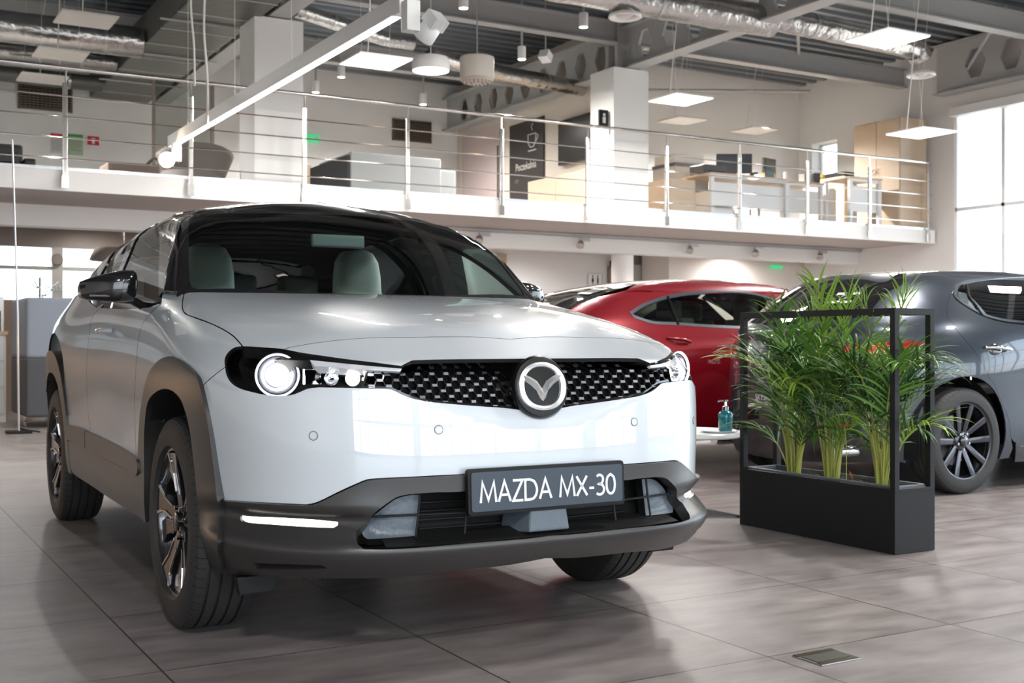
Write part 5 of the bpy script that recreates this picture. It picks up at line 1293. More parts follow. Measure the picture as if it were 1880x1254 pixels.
Rr.panel('windscreen', F_red, 'z', [(1.84, -.6), (2.4, -.7), (2.4, .7), (1.84, .6)], M_DARKGL, .12, rim=0)
q = Rr.hit(F_red, 'c', [(1226, 545), (1235, 570), (1245, 596)], .004)
MB().tube(catmull([Vector(p) for p in q], 4), .012, 6).build('window_divider', M_BLKGL, rs, smooth=True)
hh = [Vector(p) for p in Rr.hit(F_red, 'c', [(1237, 622), (1250, 624), (1265, 628)], .0)]
hh = [hh[0] + Vector((-.06, -.004, .01)), hh[0] + Vector((0, -.036, 0)), hh[1] + Vector((0, -.04, 0)), hh[2] + Vector((0, -.02, 0))]
MB().tube(catmull(hh, 5), .012, 10).build('door_handle', M_RED, rs, smooth=True)
for yy in (-.36, .36):
    for x_, m_ in ((1.55, M_SEAT), (.75, M_SEATG)):
        o_ = MB().cbox((x_, yy, .85), (.14, .46, .55)).cbox((x_ - .02, yy, 1.19), (.10, .24, .16)).build('seat', m_, rs, bevel=.05, seg=3, auto=.9)
for (x_, s_) in ((0, -1), (0, 1), (2.83, -1), (2.83, 1)):
    wheel(rs, (x_, s_ * .80, .335), s_, R=.335, w=.22, rr=.235, style='ten', mr=M_R2, mb_=M_R2)
wells(rs, (0, 2.83), .82, .395)
MB().box((-.95, -.75, .2), (-.4, .75, .6)).box((.42, -.82, .19), (2.4, .82, .32)).box((3.25, -.7, .2), (3.5, .7, .7)).box((-.4, -.45, .2), (3.2, .45, .5)).build('underbody', M_LINER, rs)
q = [Vector(p) for p in Rr.hit(F_red, 'z', [(-.10, -.30), (-.10, -.46), (.06, -.46), (.06, -.30)], .008)]
mesh('window_sticker', q, [(0, 1, 2, 3)], M_BLACK, rs)
for a, b_ in ((-.10, -.065), (.025, .06)):
    q = [Vector(p) for p in Rr.hit(F_red, 'z', [(a, -.30), (a, -.46), (b_, -.46), (b_, -.30)], .010)]
    mesh('sticker_band', q, [(0, 1, 2, 3)], M_WHITE, rs)
# ================================================================ planter with three palms
M_BLKP = mat('black_powder_coat', (.006, .006, .0063), .5, spec=.35, bump=(500, .05, (1, 1, 1)))
PLX0, PLX1, PLY0, PLY1 = 4.03, 4.285, 3.615, 4.635
pl_ = empty('planter', (4.15, 4.12, 0), label='black metal planter box with an open tubular frame above, holding three palms', cat='planter')
def loc_(o, c=(4.15, 4.12, 0)): o.parent = pl_; o.location = (-c[0], -c[1], -c[2]); return o
mb = MB(); t_ = .012; zb = .272
mb.box((PLX0, PLY0, 0.002), (PLX0 + t_, PLY1, zb)).box((PLX1 - t_, PLY0, 0.002), (PLX1, PLY1, zb)).box((PLX0 + t_, PLY0, 0.002), (PLX1 - t_, PLY0 + t_, zb)).box((PLX0 + t_, PLY1 - t_, 0.002), (PLX1 - t_, PLY1, zb)).box((PLX0 + .012, PLY0 + .012, .01), (PLX1 - .012, PLY1 - .012, .03))
loc_(mb.build('box', M_BLKP))
q_ = .029; FT = 1.088
def bar(a, b): return loc_(MB().box(a, b).build('frame_tube', M_BLKP, bevel=.0015))
for x_ in (PLX0, PLX1 - q_):
    for y_ in (PLY0, PLY1 - q_): bar((x_, y_, zb), (x_ + q_, y_ + q_, FT))
    bar((x_, PLY0 + q_, FT - q_), (x_ + q_, PLY1 - q_, FT)); bar((x_, PLY0 + q_, zb), (x_ + q_, PLY1 - q_, zb + .016))
for y_ in (PLY0, PLY1 - q_): bar((PLX0 + q_, y_, FT - q_), (PLX1 - q_, y_ + q_, FT)); bar((PLX0 + q_, y_, zb), (PLX1 - q_, y_ + q_, zb + .016))
mb = MB(); a0, b0, a1, b1 = PLX0 + .028, PLY0 + .03, PLX1 - .028, PLY1 - .03
for (p, q) in (((a0, b0), (a0 + .012, b1)), ((a1 - .012, b0), (a1, b1)), ((a0 + .012, b0), (a1 - .012, b0 + .012)), ((a0 + .012, b1 - .012), (a1 - .012, b1))): mb.box((p[0], p[1], .12), (q[0], q[1], .298))
loc_(mb.build('liner_tray', mat('grey_plastic_liner', (.12, .135, .155), .3), bevel=.004))
# soil
vs = []; fs = []; nx, ny = 12, 48
for j in range(ny):
    for i in range(nx):
        vs.append((a0 + .01 + (a1 - a0 - .02) * i / (nx - 1), b0 + .01 + (b1 - b0 - .02) * j / (ny - 1), .268 + .012 * rnd.random() + .012 * math.sin(j * .8) * math.sin(i * .7)))
fs = [(j*nx+i, j*nx+i+1, (j+1)*nx+i+1, (j+1)*nx+i) for j in range(ny - 1) for i in range(nx - 1)]
soil = mesh('soil', vs, fs, mat('potting_soil', (.055, .038, .026), .95, noise=(60, .6, (1, 1, 1)), bump=(120, .8, (1, 1, 1)))); tag(loc_(soil), kind='stuff')
M_LEAF = [mat('palm_leaf', (.10, .235, .025), .38, noise=(4, .35, (1, 1, 1))), mat('palm_leaf_light', (.27, .45, .05), .38, noise=(4, .3, (1, 1, 1))), mat('palm_leaf_deep', (.035, .11, .015), .38, noise=(4, .3, (1, 1, 1)))]
for m_ in M_LEAF:
    b_ = m_.node_tree.nodes['Principled BSDF']; b_.inputs['Subsurface Weight'].default_value = 0.0; b_.inputs['Transmission Weight'].default_value = 0.0
M_STEM = mat('palm_stem', (.36, .38, .08), .45, noise=(12, .35, (1, 1, .2)))
def palm(base, label, nf, seed, spread=1.0, tall=1.0, lean=(0, 0)):
    R = random.Random(seed)
    t = empty('palm_plant', base, label=label, cat='plant', group=None)
    for k in range(nf):
        az = 2.399 * k + R.uniform(-.5, .5); rb = R.uniform(.004, .032)
        kind = k % 4
        if k % 9 == 4: L = R.uniform(.88, 1.0) * tall; tilt = R.uniform(.05, .18) * spread; curl = R.uniform(.3, .9); kind = 0
        elif kind in (0, 1): L = R.uniform(.66, .86) * tall; tilt = R.uniform(.22, .50) * spread; curl = R.uniform(1.2, 2.6); kind = 1
        elif kind == 2: L = R.uniform(.50, .72) * tall; tilt = R.uniform(.12, .45) * spread; curl = R.uniform(1.0, 2.4)
        else: L = R.uniform(.36, .58) * tall; tilt = R.uniform(.45, .9) * spread; curl = R.uniform(.8, 2.2)
        pts = []; p = Vector((rb * math.cos(az), rb * math.sin(az), -.03)); n = 16; wob = R.uniform(-.5, .5)
        for i in range(n + 1):
            pts.append(p.copy()); s = i / n
            th = tilt * (.30 + .85 * s) + curl * max(0, s - .38)**1.5 * 1.5; a2 = az + wob * s
            d = Vector((.62 * math.sin(th) * math.cos(a2) + lean[0] * s * .3, math.sin(th) * math.sin(a2) + lean[1] * s * .3, math.cos(th))); p = p + d * (L / n)
        st_ = MB().tube(pts, [.0050 * (1 - .80 * i / n) for i in range(n + 1)], 6).build('frond_stem', M_STEM, t, smooth=True)
        vs = []; fs = []; m_ = M_LEAF[R.choice([0, 0, 1, 2, 2])] if kind else M_LEAF[R.choice([0, 1, 1])]
        s0 = R.uniform(.40, .52) if kind else .5; nl = int(15 * L / .8) + 3
        for j in range(nl):
            s = s0 + (1 - s0) * j / (nl - 1); f = s * n; i0 = min(int(f), n - 1); c = pts[i0].lerp(pts[i0 + 1], f - i0)
            tg = (pts[min(i0 + 1, n)] - pts[max(i0 - 1, 0)]).normalized()
            side0 = tg.cross(Vector((0, 0, 1)))
            if side0.length < .05: side0 = Vector((math.sin(az), -math.cos(az), 0))
            side0.normalize(); upv = side0.cross(tg); q_ = (s - s0) / (1 - s0)
            for sg in (-1, 1):
                if R.random() < .06: continue
                ll = (.19 * math.sin(PI * (.25 + .62 * q_)) + .05) * R.uniform(.7, 1.3) * (.75 + .3 * L); wd = R.uniform(.0035, .0075)
                ang = R.uniform(.45, .95) * (1 - .5 * q_)
                d = (tg * math.cos(ang) + side0 * sg * math.sin(ang) + upv * R.uniform(-.05, .40)).normalized(); q = c.copy(); nn = 7; b0_ = len(vs)
                wv = d.cross(upv).normalized(); dr = R.uniform(.5, 1.5)
                for i in range(nn + 1):
                    u = i / nn; w_ = wd * (math.sin(PI * min(1, .14 + .86 * u**.85)) + .04) if i < nn else .0003
                    vs += [q - wv * w_, q + upv * w_ * .4, q + wv * w_]
                    d = (d + Vector((0, 0, -1)) * (.07 + .17 * u) * dr + Vector((R.uniform(-.03, .03), R.uniform(-.03, .03), 0))).normalized(); q = q + d * ll / nn
                for i in range(nn):
                    a_ = b0_ + 3 * i; fs += [(a_, a_+1, a_+4, a_+3), (a_+1, a_+2, a_+5, a_+4)]
        lf = mesh('leaf_blades', vs, fs, m_, st_, smooth=True); tag(lf, kind='stuff')
    # slim bare canes at the foot
    for k in range(8):
        a = R.uniform(0, 2 * PI); r_ = R.uniform(.0, .035); h = R.uniform(.12, .30)
        MB().tube([(r_ * math.cos(a), r_ * math.sin(a), -.03), (r_ * 1.5 * math.cos(a), r_ * 1.5 * math.sin(a), h * .5), (r_ * 2.4 * math.cos(a), r_ * 2.4 * math.sin(a), h)], [.0062, .005, .003], 6).build('cane', M_STEM, t, smooth=True)
    return t
def pbase(u, v): p = W(u, v, Z=.285); return (min(max(p.x, PLX0 + .09), PLX1 - .09), p.y, .285)
palm((4.150, 4.36, .285), 'left palm of the three in the black planter, with fronds reaching towards the white car', 21, 3, 1.1, .95, (0.0, .32))
palm((4.155, 4.115, .285), 'middle palm of the three in the black planter, beside the orange flower', 19, 11, .9, 1.0)
palm((4.155, 3.80, .285), 'right palm of the three in the black planter, with fronds arching out to the right', 21, 29, 1.0, .95, (.05, -.18))
t = empty('flower', (4.07, 3.94, .285), label='small orange flower on a thin stem between the middle and right palms', cat='flower')
MB().tube(catmull([(0, 0, -.02), (.005, .004, .15), (-.01, 0, .262)], 5), .002, 6).build('flower_stem', M_STEM, t, smooth=True)
mb = MB()
for k in range(16):
    a = k * 2.4; M_ = Matrix.Translation((-.01 + .006 * math.cos(a) * (k % 3), .012 * math.sin(a) * (k % 3), .268)) @ Matrix.Rotation(a, 4, 'Z') @ Matrix.Rotation(.5 + .12 * (k % 4), 4, 'Y')
    mb.add([M_ @ Vector(p) for p in [(0, 0, 0), (.008, -.008, .006), (.019, 0, .010), (.008, .008, .006)]], [(0, 1, 2, 3)])
mb.build('petals', mat('orange_petal', (.85, .10, .01), .5, emit=(.9, .12, .01), es=.0), t)
t = empty('dry_leaf', (4.10, 3.955, .34), label='dry orange-brown leaf hanging by the middle palm', cat='leaf')
mesh('leaf_blade', [(0, 0, 0), (-.004, -.012, -.02), (-.002, -.03, -.05), (.0, -.026, -.02)], [(0, 1, 2, 3)], mat('dry_leaf', (.42, .13, .04), .6), t)
# ---------------------------------------------------------------- low round table with bottle
TC = Vector((3.98, 4.99, 0))
t = empty('side_table', TC, label='low round white side table between the white car and the planter', cat='table')
MB().lathe([(.0001, .43), (.275, .43), (.288, .438), (.288, .452), (.278, .46), (.0001, .46)], 56).build('table_top', mat('white_table', (.82, .82, .80), .3), t, smooth=True).data.set_sharp_from_angle(angle=.5)
MB().cyl((0, 0, .02), (0, 0, .43), .022, 20).build('table_column', M_SATIN, t, smooth=True)
for k in range(4):
    a = PI / 2 * k + math.atan2(4.80 - TC.y, 4.19 - TC.x)
    M_ = Matrix.Rotation(a, 4, 'Z')
    MB().add([M_ @ Vector(p) for p in [(0, -.02, .0), (.27, -.014, .0), (.27, .014, .0), (0, .02, .0), (0, -.018, .055), (.27, -.012, .012), (.27, .012, .012), (0, .018, .055)]], [(0,3,2,1),(4,5,6,7),(0,1,5,4),(1,2,6,5),(2,3,7,6),(3,0,4,7)]).build('table_foot', mat('dark_foot', (.10, .09, .085), .35, .6), t)
bp = W(1332, 788, D=6.18); bp = Vector((bp.x, bp.y, .460))
t = empty('pump_bottle', bp, label='teal glass pump bottle with a silver pump on the low white table', cat='bottle')
MB().lathe([(.0001, .0015), (.034, .0015), (.037, .008), (.038, .07), (.040, .092), (.034, .102), (.017, .112), (.016, .120), (.0001, .120)], 28).build('bottle_glass', mat('teal_glass', (.008, .17, .20), .06, 0, .6, .02), t, smooth=True)
MB().lathe([(.017, .112), (.018, .132), (.008, .134), (.006, .158), (.014, .160), (.015, .168), (.0001, .169)], 20).build('pump', M_CHROME, t, smooth=True)
MB().tube([(0, 0, .164), (-.02, .02, .164), (-.030, .028, .158)], .0045, 8).build('spout', M_CHROME, t, smooth=True)
cp = W(1300, 790, D=6.15)
t = MB().lathe([(.0001, 0), (.075, 0), (.095, .008), (.097, .011), (.074, .004), (.0001, .003)], 40).build('saucer', mat('white_table'), None, smooth=True); t.location = (bp.x - .02, bp.y + .03, .4605)
tag(t, 'flat white dish under the teal bottle', 'dish'); bp2 = t.location.copy(); bpy.data.objects['pump_bottle'].location.z = .465
c = W(1302, 798, Z=.462)
t = MB().box((-.09, -.11, 0), (.06, .08, .003)).build('leaflet', mat('yellow_print', (.75, .48, .05), .5), None); t.location = (3.80, 4.92, .4605); t.rotation_euler.z = .7
tag(t, 'yellow leaflet lying on the low round white table', 'leaflet')
# ---------------------------------------------------------------- floor box
fc = (W(1457, 1206, Z=0) + W(1577, 1210, Z=0)) / 2
t = empty('floor_socket', (fc.x, fc.y, 0), label='small square metal floor socket lid set in the tiles at the lower right', cat='floor socket')
M_BRS = mat('bronzed_metal', (.16, .135, .10), .3, .9)
MB().box((-.078, -.062, 0), (.078, .062, .004)).build('lid_frame', M_SATIN, t, bevel=.0015)
MB().box((-.076, .038, .003), (.076, .060, .0055)).build('lid_flap', M_BRS, t)
MB().box((-.068, -.034, .003), (.074, .034, .0055)).build('lid', mat('lid_tile', (.10, .092, .08), .4, .6), t)
MB().box((-.076, -.060, .003), (.076, -.038, .0055)).build('lid_flap', M_BRS, t)
# ---------------------------------------------------------------- left background, below
t = empty('high_back_sofa', (2.9, 13.55, 0), label='high-backed booth sofa in two-tone blue grey and dark grey behind the white car, left', cat='sofa')
MB().box((-1.13, -.0, .76), (.4, 1.2, 1.42)).build('upper_shell', M_BLUEF, t, bevel=.05, seg=4, auto=.9)
MB().box((-1.13, -.0, .12), (.4, 1.2, .765)).build('lower_shell', M_GREYD, t, bevel=.04, seg=4, auto=.9)
for x_, y_ in ((-.72, .12), (.25, .12), (-1.0, 1.05), (.25, 1.05)): MB().lathe([(.03, 0), (.03, .01), (.014, .02), (.018, .125)], 16, Matrix.Translation((x_, y_, 0)), cap=True).build('leg', M_CHROME, t, smooth=True)
t = empty('coat_stand', (2.16, 15.2, 0), label='silver coat stand with short bent arms behind the high-backed sofa', cat='coat stand')
MB().cyl((0, 0, 0), (0, 0, 1.72), .028, 12).build('pole', M_SATIN, t, smooth=True)
MB().lathe([(.22, 0), (.22, .02), (.0001, .03)], 24).build('base', M_SATIN, t, smooth=True)
for k in range(6):
    a = k * PI / 3; c_, s_ = math.cos(a), math.sin(a); z_ = 1.66 - .10 * (k % 2)
    MB().tube(catmull([(0, 0, z_ - .06), (.10 * c_, .10 * s_, z_ - .06), (.20 * c_, .20 * s_, z_ + .01)], 4), .008, 6).build('hook_arm', M_SATIN, t, smooth=True)
t = empty('drawer_cabinet', (1.10, 14.8, 0), label='white drawer cabinet with a wooden top edge at the far left', cat='cabinet')
MB().box((-.6, 0, .0), (.62, .5, 1.02)).build('carcass', M_WHITE, t)
for k in range(3): MB().box((-.58, -.012, .10 + .31 * k), (.60, 0, .395 + .31 * k)).build('drawer', M_WHITE, t, bevel=.004)
MB().box((-.62, -.02, 1.02), (.64, .52, 1.06)).build('top_board', M_WOOD, t)
MB().box((-.55, .05, 1.06), (.57, .45, 1.30)).build('dark_box', M_LINER, t)
t = empty('white_shelf', (1.10, 15.35, 0), label='white shelf unit rising behind the drawer cabinet at the far left', cat='shelf')
MB().box((-.6, 0, .0), (.66, .3, 1.48)).build('carcass', M_WHITE, t)
t = empty('display_stand', (1.62, 12.9, 0), label='thin silver pole stand with a small black foot at the left edge', cat='stand')
MB().tube([(0, 0, .02), (-.01, 0, 1.2), (-.06, 0, 3.0)], [.012, .011, .008], 8).build('pole', M_SATIN, t, smooth=True)
MB().box((-.12, -.09, 0), (.12, .09, .03)).build('foot', M_BLACK, t, bevel=.008)
MB().tube([(0, 0, .05), (.16, .12, .01)], .008, 6).tube([(0, 0, .05), (.2, -.05, .01)], .008, 6).build('foot_strut', M_BLACK, t)
# cash office: wall, counter front, glazing with lettering, seen under the balcony on the left
st(MB().box((-3, 16.9, 0), (5.6, 17.0, 1.50)).build('wall_office_low', mat('brown_laminate', (.20, .135, .09), .5)))
st(MB().box((-3, 16.9, 2.22), (5.6, 17.0, 2.60)).build('wall_office_high', mat('taupe_wall', (.24, .20, .175), .6)))
wn_ = MB()
for x_ in (-3.0, -.2, 2.55, 5.5): wn_.box((x_, 16.88, 1.5), (x_ + .13, 17.0, 2.22))
wn_.box((-3, 16.89, 1.92), (5.6, 16.95, 1.95))
wd = st(wn_.build('window_6', mat('grey_frame', (.33, .30, .27), .5)))
MB().box((-3, 16.93, 1.5), (5.6, 16.936, 2.22)).build('pane', M_PANE, wd)
# the sky seen through the office's outer window: an opening in the back wall
gw = W(104, 526, Y=16.86)
tx = text_mesh('Kasa', .17, 'door_lettering', mat('frosted_lettering', (.42, .42, .42), .7), None, bframe(gw, (1, 0, 0), (0, 0, 1), (0, -1, 0)), .001); tx.name = 'window_lettering'
tag(tx, 'pale lettering Kasa on the office glass left of the door mirror', 'lettering')
t = empty('wall_clock', (2.60, 16.86, 2.05), label='small round wall clock on the post of the office glazing', cat='clock')
MB().lathe([(.075, 0), (.08, .02), (.07, .03), (.0001, .028)], 28, Matrix.Rotation(PI / 2, 4, 'X')).build('clock_case', mat('brown_case', (.16, .13, .11), .5), t, smooth=True)
t = empty('hanging_lamp', (3.35, 16.2, 2.02), label='wide taupe lampshade hanging in front of the office glazing', cat='lamp')
MB().lathe([(.44, 0), (.44, .03), (.38, .16), (.0001, .17)], 36).build('lamp_shade', mat('taupe_shade', (.24, .20, .175), .6), t, smooth=True)
MB().cyl((0, 0, .16), (0, 0, .56), .008, 6).build('cord', M_CORD, t)
t = empty('ceiling_speaker', (4.05, 15.9, 2.34), label='small dark loudspeaker hanging under the balcony, left', cat='speaker')
MB().lathe([(.0001, 0), (.06, .01), (.08, .08), (.07, .14), (.02, .17), (.02, .26)], 20).build('speaker_body', M_BLACK, t, smooth=True)
t = empty('white_blind', (5.70, 16.7, 0), label='white slatted blind seen through the rear window of the white car', cat='blind')
bl = MB()
for k in range(30): bl.box((-.32, 0, .05 + k * .075), (.32, .012, .12 + k * .075))
bl.build('slats', M_WHITE, t); MB().box((-.34, -.01, 2.28), (.34, .04, 2.34)).box((-.02, .012, 0), (.02, .03, 2.3)).build('head_rail', M_WHITE, t)
# right of the car below the balcony
t = empty('door_frame', (9.73, 17.56, 0), label='light brown door frame with a dark door below the balcony, beside the car roof', cat='door')
MB().box((-.75, -.02, 0), (.29, .02, 2.45)).build('frame', mat('tan_frame', (.44, .33, .21), .5), t)
MB().box((-.66, -.035, 0), (.08, -.02, 2.28)).build('door_leaf', mat('dark_brown_leaf', (.10, .065, .045), .5), t)
t = empty('restroom_sign', (11.86, 17.56, 2.05), label='square white restroom sign with two figures on the wall above the red car', cat='sign')
MB().box((-.135, -.02, -.105), (.135, .02, .105)).build('board', mat('sign_white', (.85, .84, .80), .4), t, bevel=.004)
MB().box((.16, -.02, -.10), (.19, .0, .09)).build('side_board', mat('sign_white'), t)
for sg in (-1, 1):
    mb = MB().lathe([(.018, -.022), (.0001, -.0225)], 14, Matrix.Translation((sg * .055, 0, .065)) @ Matrix.Rotation(0, 4, 'X'))
    mb = MB().cyl((sg * .055, -.020, .068), (sg * .055, -.024, .068), .015, 14)
    pts = [(-.012, .045), (.012, .045), (.016, -.01), (.009, -.085), (-.009, -.085), (-.016, -.01)] if sg > 0 else [(-.009, .045), (.009, .045), (.026, -.03), (.008, -.035), (.007, -.085), (-.007, -.085), (-.008, -.035), (-.026, -.03)]
    mb.prism([(p[0] + sg * .055, p[1]) for p in pts], lambda a, b: Vector((a, -.020, b)), lambda a, b: Vector((a, -.024, b))); mb.build('figure', M_BLACK, t)
t = MB().box((0, 0, 0), (.07, .06, 2.30)).build('wall_strip', mat('brown_strip', (.33, .24, .18), .6)); t.location = (12.15, 17.5, 0); tag(t, 'narrow brown strip on the wall just left of the round pillar', 'strip')
t = MB().box((0, 0, 0), (.10, .05, .12)).build('wall_box', M_BLACK); t.location = (10.55, 15.05, 2.18); t.location = (12.14, 17.44, 2.28); tag(t, 'small black box high on the wall beside the round pillar', 'box')
t = empty('wall_device', (13.1, 16.46, 1.98), label='small black wall device right of the round pillar, above the red car roof', cat='device')
MB().box((-.17, 0, 0), (.17, .04, .06)).build('device_case', M_BLACK, t); MB().box((-.05, -.01, .02), (.05, 0, .05)).build('device_label', M_WHITE, t)
t = empty('exit_sign', (15.2, 16.44, 2.33), label='thin green exit sign under the bulkhead at the right', cat='sign')
MB().box((-.14, 0, -.03), (.14, .03, .03)).build('sign_plate', mat('exit_green', (.02, .38, .12), .5, emit=(.05, .8, .3), es=.5), t)
# ---------------------------------------------------------------- upper floor, left and middle
ZF = 2.826
t = empty('grille_vent', (9.32, 19.88, 4.87), label='dark slatted air grille on the far wall right of the left white column', cat='vent')
def vent(t, w_, h_):
    MB().box((-w_/2, -.0, -h_/2), (w_/2, .015, h_/2)).build('vent_back', M_LINER, t)
    f_ = MB()
    for a, b in (((-w_/2, -h_/2), (w_/2, -h_/2 + .025)), ((-w_/2, h_/2 - .025), (w_/2, h_/2)), ((-w_/2, -h_/2), (-w_/2 + .025, h_/2)), ((w_/2 - .025, -h_/2), (w_/2, h_/2))): f_.box((a[0], -.02, a[1]), (b[0], 0, b[1]))
    f_.build('vent_frame', mat('vent_bronze', (.20, .16, .12), .5, .4), t)
    s_ = MB()
    for k in range(9): s_.box((-w_/2 + .03, -.014, -h_/2 + .04 + k * (h_ - .07) / 9), (w_/2 - .03, -.004, -h_/2 + .055 + k * (h_ - .07) / 9))
    for k in range(12): s_.box((-w_/2 + .05 + k * (w_ - .08) / 12, -.012, -h_/2 + .03), (-w_/2 + .056 + k * (w_ - .08) / 12, -.002, h_/2 - .03))
    s_.build('slats', mat('vent_bronze'), t)
vent(t, .80, .40)
t = empty('grille_vent', (2.89, 19.88, 4.83), label='dark slatted air grille on the far wall at the upper left', cat='vent'); vent(t, .82, .42)
t = empty('exit_sign', (7.36, 19.86, 4.56), label='green exit sign on the far wall, right beside the left white column', cat='sign')
MB().box((-.13, 0, -.07), (.13, .03, .07)).build('sign_plate', mat('exit_green'), t)
MB().cyl((-.02, -.004, .03), (-.02, .0, .03), .014, 10).prism([(-.04, .015), (.0, .02), (.03, -.045), (.01, -.045), (-.01, -.01), (-.04, -.04), (-.055, -.03), (-.03, .0)], lambda a, b: Vector((a, -.004, b)), lambda a, b: Vector((a, 0, b))).prism([(.06, -.05), (.10, -.05), (.10, .05), (.06, .05)], lambda a, b: Vector((a, -.004, b)), lambda a, b: Vector((a, 0, b))).build('running_figure', M_WHITE, t)
for x_, w_, h_, m_, lb in ((3.08, .22, .32, (.62, .60, .58), 'pale notice sheet with a red heading on the far wall, behind a railing post'), (3.345, .24, .34, (.40, .52, .36), 'green-tinted notice sheet on the far wall, left of the red fire sign')):
    t = MB().box((-w_/2, 0, -h_/2), (w_/2, .01, h_/2)).build('notice_sheet', mat('notice' + str(x_), m_, .6)); t.location = (x_, 19.8895, 4.12); tag(t, lb, 'notice')
    MB().box((-w_/2, -.002, h_/2 - .05), (w_/2, 0, h_/2 - .01)).build('heading_band', mat('red_print', (.55, .03, .05), .5) if x_ < 3.2 else mat('green_print', (.05, .3, .08), .5), t)
    l_ = MB()
    for k in range(7): l_.box((-w_/2 + .02, -.002, h_/2 - .09 - k * .03), (w_/2 - .02 - (k % 3) * .02, 0, h_/2 - .082 - k * .03))
    l_.build('print_lines', mat('grey_print', (.25, .25, .25), .6), t)
t = empty('fire_sign', (3.62, 19.86, 4.20), label='small red square fire extinguisher sign on the far wall at the left', cat='sign')
MB().box((-.09, 0, -.07), (.09, .012, .07)).build('sign_plate', mat('red_sign', (.55, .01, .03), .4), t)
MB().box((-.02, -.003, -.05), (.02, 0, .03)).box((-.035, -.003, .03), (.03, 0, .042)).build('sign_symbol', M_WHITE, t)
t = empty('black_armchair', (1.35, 14.15, ZF), label='black leather armchair behind the railing at the far left', cat='armchair')
M_LEATH = mat('black_leather', (.018, .016, .016), .4, bump=(25, .3, (1, 1, 1)))
MB().box((-.35, -.35, .06), (.40, .35, .20)).build('seat', M_LEATH, t, bevel=.04, seg=3); MB().box((-.38, -.1, .06), (.46, .16, .31)).build('backrest', M_LEATH, t, bevel=.05, seg=3)
MB().box((.44, -.36, .03), (.56, .14, .13)).build('armrest', M_LEATH, t, bevel=.03)
for x_ in (-.3, .4): MB().cyl((x_, -.3, 0), (x_, -.3, .07), .015, 8).build('leg', M_INOX, t)
t = empty('lounge_chair', (3.95, 15.1, ZF), label='large curved taupe lounge chair shell behind the railing, left of the white column', cat='armchair')
vs = []; fs = []
nb = 18
for j in range(8):
    for i in range(nb):
        a = PI * (1.0 + i / (nb - 1)) * 1.0; s = j / 7
        rx = .34 + .16 * s; ry = .30 + .1 * s; zz = .12 + .50 * s * (.72 + .28 * math.sin((i / (nb - 1)) * PI))
        vs.append((rx * math.cos(a) + .05, ry * math.sin(a), zz))
for j in range(7):
    for i in range(nb - 1): fs.append((j*nb+i, j*nb+i+1, (j+1)*nb+i+1, (j+1)*nb+i))
o_ = mesh('shell', vs, fs, mat('taupe_fabric', (.19, .165, .15), .8), t, smooth=True); md = o_.modifiers.new('s', 'SOLIDIFY'); md.thickness = .05
MB().lathe([(.0001, .1), (.36, .1), (.40, .2), (.36, .28), (.0001, .28)], 28).build('seat', mat('taupe_fabric'), t, smooth=True)
MB().lathe([(.25, 0), (.25, .015), (.04, .03), (.035, .1)], 24, cap=True).build('base', M_INOX, t, smooth=True)
t = empty('low_bench', (3.15, 15.0, ZF), label='low brown upholstered bench left of the lounge chair on the balcony', cat='bench')
MB().box((-.30, -.3, .08), (.32, .3, .30)).build('seat', mat('brown_fabric', (.20, .15, .12), .8), t, bevel=.04)
for x_ in (-.25, .27): MB().cyl((x_, -.25, 0), (x_, -.25, .09), .014, 8).build('leg', M_INOX, t)
t = empty('stair_railing', (2.5, 17.0, ZF), label='sloping dark stair handrail behind the balcony at the left', cat='railing')
MB().tube([(.75, 0, .05), (1.42, 0, .72), (2.3, 0, .70)], .025, 10).build('handrail', mat('dark_rail', (.12, .10, .09), .4, .5), t, smooth=True)
for x_, h_ in ((1.15, .40), (1.42, .70), (2.2, .70)): MB().cyl((x_, 0, 0), (x_, 0, h_), .012, 8).build('post', M_SATIN, t)
t = empty('glass_partition', (4.34, 17.0, ZF), label='frameless glass partition behind the lounge chair, left of the white column', cat='partition')
MB().box((-.42, -.005, 0), (.45, .005, 1.85)).build('glass_sheet', glass_mat('grey_glass', (.78, .80, .78), 1.45), t)
for x_ in (-.42, .42): MB().box((x_ - .02, -.02, 0), (x_ + .02, .02, 1.85)).build('partition_post', mat('taupe_wall'), t)
t = empty('felt_booth', (6.72, 14.55, ZF), label='big pale grey felt booth with dark left side behind the railing, right of left column', cat='sofa')
MB().box((-.79, 0, .02), (.55, 1.2, .645)).build('front_panel', M_GREYF, t, bevel=.03, seg=3)
MB().box((.40, .02, .02), (.79, 1.2, .50)).build('low_panel', M_GREYF, t, bevel=.03, seg=3)
MB().box((-.83, .03, .02), (-.79, 1.45, .60)).build('side_panel', M_GREYD, t, bevel=.01)
t = empty('wood_cabinet', (6.0, 16.5, ZF), label='low light wooden cabinet between the left white column and the felt booth', cat='cabinet')
MB().box((-.7, 0, 0), (.1, .5, .72)).build('carcass', M_WOOD, t); MB().box((-.69, -.01, .05), (-.30, 0, .68)).build('door', M_WOOD, t); MB().box((-.29, -.01, .05), (.09, 0, .68)).build('door', M_WOOD, t)
